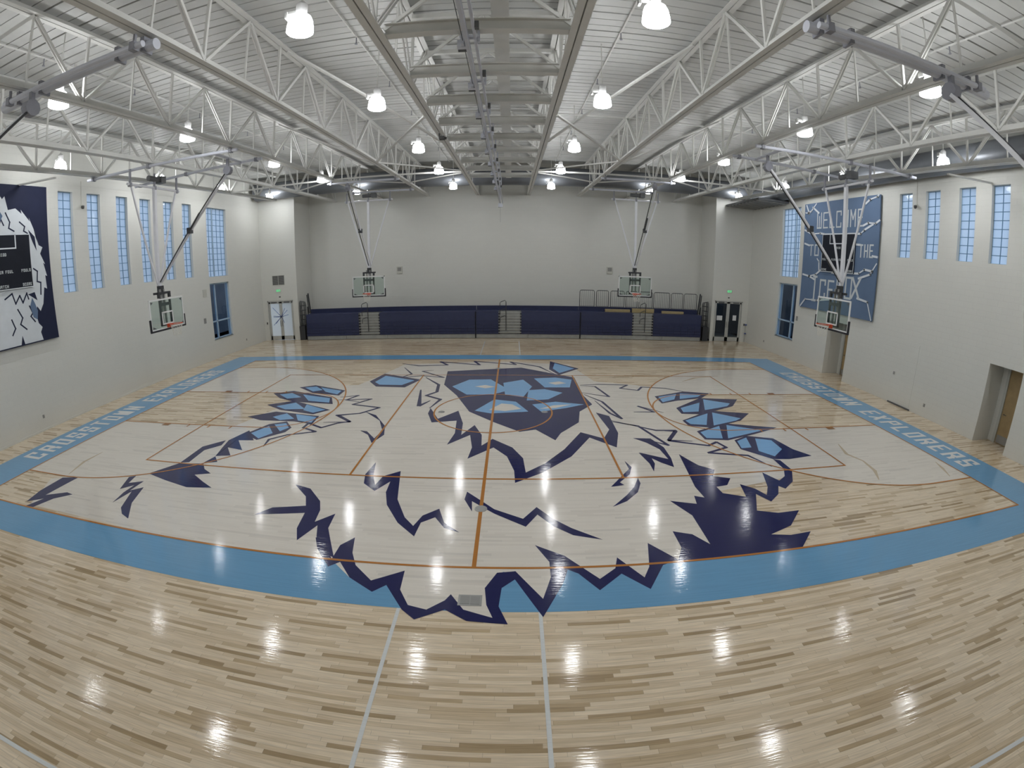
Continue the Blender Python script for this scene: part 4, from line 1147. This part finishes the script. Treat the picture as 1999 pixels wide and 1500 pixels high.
p = MB(); onl(p, [(-2.92,4.35),(-2.80,4.62),(-2.70,4.4),(-2.62,4.15),(-2.68,3.85),(-2.84,3.95)], 0.007); p.build('blue_frost_marking', MT['bblue'], lb); p = MB(); onl(p, [(-3.98,7.35),(-3.86,7.6),(-3.72,7.4),(-3.84,7.2)], 0.007)
p.build('blue_frost_marking', MT['bblue'], lb)

def scoreboard(side, y0, y1, z0, z1, label):
    x = XL+0.17 if side < 0 else XR-0.17
    t = thing('scoreboard', label, 'scoreboard', (x, (y0+y1)/2, z0), 0, 'electronic score boards')
    hw, hh = (y1-y0)/2, z1-z0
    box(-0.035, 0.035, -hw, hw, 0, hh).build('case', MT['sboard'], t)
    s = -side
    e1 = (0, 1, 0) if side < 0 else (0, -1, 0)
    xp = s*0.036
    nrm = (s, 0, 0)
    p = MB()
    strokes(p, [[(-hw,0),(hw,0),(hw,hh),(-hw,hh),(-hw,0)]], (xp,0,0), e1, (0,0,1), 1, 1, 0.03, nrm, 0.002)
    strokes(p, [[(-0.62,hh),(-0.62,hh-0.45),(0.62,hh-0.45),(0.62,hh)]], (xp,0,0), e1, (0,0,1), 1, 1, 0.045, nrm, 0.002)
    p.build('white_outline', MT['bwhite'], t)
    p = MB()
    def w(sx, u, v, wd, h=0.10):
        p = MB()
        text(p, sx, Vector((xp,0,v))+Vector(e1)*u, e1, (0,0,1), wd, h, 0.018, nrm, 0.003, 0.35)
        p.build('caption_lettering', MT['btxt'], t)
    w('PERIOD', -0.22, hh-0.70, 0.44)
    w('PLAYER', -0.42, hh-1.26, 0.46)
    w('FOUL', 0.13, hh-1.26, 0.31)
    w('FOULS', -hw+0.06, hh-1.26, 0.38)
    w('FOULS', hw-0.44, hh-1.26, 0.38)
    w('SCORE', -hw+0.06, 0.05, 0.38)
    w('MATCH', -0.20, 0.05, 0.40)
    w('SCORE', hw-0.44, 0.05, 0.38)
scoreboard(1, 3.90, 6.34, 4.99, 6.80, 'black electronic scoreboard mounted on the blue banner')
scoreboard(-1, -5.15, -2.72, 5.00, 6.78, 'black electronic scoreboard mounted on the navy banner')

# ------------------------------------------------------------------ bleachers
Y0 = 13.66
ZB, ZT_, NR = 0.25, 1.62, 8
def bleacher(x0, x1, aisles, label, rails):
    t = thing('folded_bleacher', label, 'bleachers', ((x0+x1)/2, Y0, 0), 0, 'folded bleacher sections')
    c = (x0+x1)/2
    spans, a = [], x0
    for u, v in aisles:
        if u > a: spans.append((a, u))
        a = v
    if a < x1: spans.append((a, x1))
    rh_ = (ZT_-ZB)/NR
    for r in range(NR):
        yo = 0.012*r
        for u, v in spans:
            m = MB()
            n_ = max(1, round((v-u)/0.46))
            for k in range(n_):
                p0, p1 = u+(v-u)*k/n_, u+(v-u)*(k+1)/n_
                m.box(p0-c+0.002, p1-c-0.002, yo, yo+0.25, ZB+r*rh_+0.012, ZB+(r+1)*rh_-0.004)
            m.build('seat_row', MT['bleach'], t, bevel=0.006)
    m = MB()
    for u, v in spans: m.box(u-c, v-c, 0.05, 1.0, ZB+0.02, ZT_+0.02)
    m.build('seat_top', MT['bleach2'], t)
    m = MB().box(x0-c, x1-c, 0.9, 1.0, ZT_, ZT_+0.27)
    m.box(x0-c, x1-c, 0.88, 1.05, ZT_+0.24, ZT_+0.28)
    m.build('rear_bench', MT['bleach'], t)
    m = MB()
    n_ = max(1, round((x1-x0)/2.6))
    for k in range(n_): m.box(x0-c+(x1-x0)*k/n_+0.01, x0-c+(x1-x0)*(k+1)/n_-0.01, 0.03, 0.06, 0.02, ZB)
    m.build('kick_board', MT['kick'], t)
    box(x0-c, x1-c, 0.9, 1.02, 0.0, 1.62).build('rear_frame', MT['dgrey'], t)
    for xx in (x0+0.02, x1-0.02): box(xx-c-0.006, xx-c+0.006, -0.004, 0.9, 0.0, 1.6).build('end_panel', MT['dark'], t)
    for u, v in aisles:
        u2, v2 = max(u, x0), min(v, x1)
        for r in range(8):
            z = ZB+0.02+r*0.172
            MB().box(u2-c, v2-c, 0.03+0.012*r, 0.30, z+0.075, z+0.112).build('aisle_step', MT['step'], t)
        box(u2-c, v2-c, 0.14, 0.30, ZB, ZT_+0.02).build('aisle_riser', MT['kick'], t)
        for a_, b_ in ((u2-c, u2-c+0.09), (v2-c-0.07, v2-c)):
            m = box(a_, b_, 0.12, 0.15, ZB, ZT_)
            for r in range(8):
                z = ZB+0.02+r*0.172
                m.box(a_, b_, 0.06, 0.15, z-0.03, z+0.06)
            m.build('step_bracket', MT['dark'], t)
    for rx in rails:
        xr = rx-c
        m = MB().tube((xr, 0.02, 0.48), (xr, 0.02, 2.15), 0.022, 8)
        for zz in (1.28, 1.72, 2.20): m.path([(xr, 0.02, zz-0.28), (xr, 0.02, zz+0.02), (xr-0.07, 0.0, zz+0.10), (xr-0.32, -0.05, zz+0.0), (xr-0.36, -0.05, zz-0.06), (xr-0.36, -0.05, zz-0.28)], 0.020, 8)
        m.build('hand_rail', MT['dark'], t)
    return t
bleacher(-12.55, -1.62, [(-8.94,-7.56)], 'navy folded bleacher section without guard rails, widest, navy banner side', [-8.30])
bleacher(-1.60, 4.69, [(-0.24,1.14)], 'navy folded bleacher section in the middle, shortest of the three', [0.22])
bleacher(4.71, 12.55, [(7.94,9.30)], 'navy folded bleacher section carrying guard rails and tan boards', [8.75])

# upright guard rails on the rear of the right bleachers
GR = [(4.78,5.70),(5.84,6.60),(6.74,7.62),(7.74,8.48),(8.60,9.48),(9.58,10.66),(10.78,11.56),(11.66,12.55)]
gl = ['first, standing clear toward the middle section', 'second', 'third', 'fourth, partly behind the glass backboard', 'fifth, above the aisle steps', 'sixth', 'seventh', 'eighth, next to the folded end rails']
for (a, b), nm in zip(GR, gl):
    t = thing('guard_rail', 'black barred guard rail panel on the bleachers, %s' % nm + (' counted from the middle of the hall' if nm in ('second', 'third', 'sixth', 'seventh') else ''), 'guard rail', ((a+b)/2, Y0+1.08, 1.88), 0, 'guard rail panels on the right bleachers')
    w = (b-a)/2
    MB().path([(-w,0,0),(-w,0,0.94),(-w+0.03,0,1.00),(-w+0.09,0,1.03),(w-0.09,0,1.03),(w-0.03,0,1.00),(w,0,0.94),(w,0,0)], 0.020, 8).build('rail_frame', MT['dark'], t)
    n_ = max(4, round((b-a)/0.125))
    m = MB()
    for k in range(1, n_): m.tube((-w+2*w*k/n_, 0, 0.03), (-w+2*w*k/n_, 0, 1.01), 0.0075, 6)
    m.tube((-w, 0, 0.04), (w, 0, 0.04), 0.012, 6)
    m.build('rail_bars', MT['dark'], t)
for s, nm in ((-1, 'left'), (1, 'right')):
    t = thing('end_rail', 'black folding rails at the end of the bleachers, %s side' % SIDE[s], 'rail', (s*12.95, Y0+0.30, 0))
    m = MB()
    for k in range(4):
        y_ = 0.12*k
        m.path([(-0.15*s, y_, 0.9), (-0.17*s, y_, 2.35-0.02*k), (-0.12*s, y_, 2.48-0.02*k), (0.08*s, y_, 2.52-0.02*k), (0.12*s, y_, 2.42), (0.12*s, y_, 0.9)], 0.020, 6)
        for zz in (1.3, 1.6, 1.9, 2.2): m.tube((-0.16*s, y_, zz), (0.12*s, y_, zz), 0.012, 6)
    m.build('rail_hoops', MT['dark'], t)
    MB().bar((-0.22*s, 0.5, 0.0), (-0.22*s, 0.5, 2.1), 0.06).bar((-0.30*s, 0.75, 1.6), (-0.18*s, 0.75, 2.95), 0.07).bar((-0.12*s, 0.9, 1.6), (-0.02*s, 0.9, 2.85), 0.05).build('rail_post', MT['dark'], t)
    MB().box(-0.20, 0.20, -0.10, 0.9, 0.0, 0.9).build('rail_base', MT['dark'], t)
for (a, b, z0, hh), nm in zip(((6.30,7.88,1.64,0.17), (8.02,9.44,1.64,0.25), (9.98,11.44,1.64,0.15)), ('long one before the aisle', 'tall one over the aisle', 'low one past the aisle')):
    o = MB().box(a, b, Y0+0.45, Y0+0.62, z0, z0+hh).build('foam_board', MT['tan'], bevel=0.01)
    tag(o, 'tan board lying on the railed bleacher section, ' + nm, 'board', 'tan boards lying on the right bleachers')

# ------------------------------------------------------------------ small wall things
def exit_sign(x, label):
    t = thing('exit_sign', label, 'exit sign', (x, YB-0.03, 3.16), 0, 'green exit signs')
    box(-0.19, 0.19, 0.0, 0.03, 0.0, 0.22).build('sign_case', MT['plate'], t)
    p = MB()
    text(p, 'EXIT', (-0.15, 0, 0.04), (1,0,0), (0,0,1), 0.30, 0.14, 0.03, (0,-1,0), 0.003, 0.25)
    p.build('exit_lettering', MT['exitg'], t)
exit_sign(-14.57, 'green lit EXIT sign over the frosted double door')
exit_sign(14.52, 'green lit EXIT sign over the dark glass double door')
t = thing('wall_grille', 'grey louvred air grille above the frosted double door', 'vent', (-14.54, YB-0.02, 3.62))
MB().box(-0.46,0.46,0,0.02,0,0.03).box(-0.46,0.46,0,0.02,0.62,0.65).box(-0.46,-0.43,0,0.02,0,0.65).box(0.43,0.46,0,0.02,0,0.65).box(-0.015,0.015,0,0.02,0,0.65).build('grille_frame', MT['plate'], t)
m = MB()
for k in range(14): m.bar((-0.44, 0.008, 0.055+k*0.042), (0.44, 0.008, 0.055+k*0.042), 0.03, 0.006, up=(0,-1,1))
m.build('louvres', MT['grille'], t)
box(-0.45,0.45,0.017,0.02,0.01,0.64).build('back_plate', MT['dot'], t)
for x, nm in ((-6.83, 'navy banner'), (6.95, 'blue banner')):
    t = thing('wall_speaker', 'cream square speaker box high on the back wall, nearer the %s wall' % nm, 'speaker', (x, YR-0.06, 3.94), 0, 'cream wall speakers')
    box(-0.19, 0.19, 0, 0.06, 0, 0.46).build('speaker_box', MT['plate'], t, bevel=0.01)
    box(-0.13, 0.13, -0.006, 0, 0.16, 0.40).build('speaker_grille', MT['grille'], t)
for x, y, s, nm in ((XL, -0.10, 1, 'navy'), (XR, 0.44, -1, 'blue')):
    t = thing('security_camera', 'small dark dome camera between tall windows on the %s banner wall' % nm, 'camera', (x, y, 7.84), 0, 'wall cameras')
    MB().box(0, s*0.06, -0.05, 0.05, -0.02, 0.08).build('camera_mount', MT['plate'], t)
    MB().lathe([(0.0,-0.10),(0.05,-0.08),(0.065,-0.03),(0.065,0.03),(0.0,0.035)], (s*0.10, 0, 0), 14).build('camera_dome', MT['dot'], t)
    box(0, s*0.015, -0.01, 0.01, 0.08, 1.0).build('conduit', MT['plate'], t)
def plate(x, y, z, s, label, cat='socket', w=0.04, h=0.06, m='grille', grp='small wall plates'):
    o = MB().box(x, x+s*0.015, y-w, y+w, z-h, z+h).build('wall_plate', MT[m])
    tag(o, label, cat, grp)
plate(XL, -3.16, 0.50, 1, 'small grey outlet low on the wall below the navy banner')
plate(XL, 11.6, 0.50, 1, 'small grey outlet low on the navy banner wall by the frosted door corner')
plate(XR, -1.20, 0.45, -1, 'small grey outlet low on the wall beside the near door niche')
plate(XR, 0.72, 1.22, -1, 'small grey switch on the wall at the faint access panel')
plate(XR, 11.6, 0.50, -1, 'small grey outlet low on the blue banner wall by the dark glass door')
plate(XL, 7.62, 2.23, 1, 'grey control box beside the low window, navy banner wall', 'control box', 0.10, 0.14)
plate(XL, 7.82, 3.70, 1, 'cream square speaker plate between tall and low windows, navy banner wall', 'speaker', 0.17, 0.20, 'plate')
plate(XR, 8.34, 2.35, -1, 'grey control box beside the low window, blue banner wall', 'control box', 0.08, 0.12)
for x, z, nm in ((-15.62, 1.15, 'beside the frosted double door'), (15.80, 1.15, 'beside the dark glass double door')):
    o = MB().box(x-0.04, x+0.04, YB-0.015, YB, z-0.07, z+0.07).build('wall_plate', MT['dot'])
    tag(o, 'small dark switch on the back wall ' + nm, 'switch', 'small wall plates')
for x, z, nm in ((-14.5, 2.86, 'frosted'), (14.5, 2.86, 'dark glass')):
    o = MB().box(x-0.05, x+0.05, YB-0.03, YB, z-0.035, z+0.035).build('door_sensor', MT['dot'])
    tag(o, 'small dark sensor between the exit sign and the %s double door' % nm, 'sensor')
for x, z, w, h, nm in ((13.96, 1.52, 0.20, 0.15, 'wide sheet'), (15.06, 1.56, 0.13, 0.17, 'tall sheet')):
    o = MB().box(x-w, x+w, YB+0.045, YB+0.055, z-h, z+h).build('paper_notice', MT['paper'])
    tag(o, 'white paper notice taped to the dark glass door, %s' % nm, 'paper notice')
# blue tape star on the left door
m = MB()
for dx, dz in ((-0.62,0.62),(-0.60,0.06),(-0.60,-0.02),(-0.62,-0.55),(-0.45,-0.45),(0.30,0.55),(0.48,0.42),(0.55,0.12),(0.2,-0.4)):
    m.bar((-14.53, YB+0.045, 1.55), (-14.53+dx, YB+0.045, 1.55+dz), 0.006, 0.028, up=(0,0,1))
o = m.build('tape_star', MT['tape'])
tag(o, 'blue tape star stuck across the frosted double door', 'tape')
# security chain / crutch like stand right of the right door
t = thing('floor_stand', 'thin metal stand with blue clips leaning beside the dark glass double door', 'stand', (15.86, YB-0.12, 0))
MB().tube((0,0,0), (0.05,0.08,1.20), 0.014, 8).build('pole', MT['grille'], t)
box(-0.03,0.08,-0.03,0.05,0.55,0.62).build('clip', MT['tape'], t)
box(-0.01,0.10,0.0,0.08,1.12,1.2).build('clip', MT['tape'], t)
# little wifi box hanging under the truss at centre
t = thing('ceiling_projector', 'small black ceiling camera clamped to the centre bay truss, navy banner side', 'camera', (-1.60, 0.30, bot_z(0.30)-0.17))
MB().box(-0.02,0.02,-0.02,0.02,-0.02,0.08).build('clamp', MT['dark'], t)
MB().box(0.0,0.16,-0.08,0.08,-0.12,-0.02).tube((0.16,0,-0.07),(0.22,0,-0.09),0.04,10).build('camera_body', MT['dot'], t)
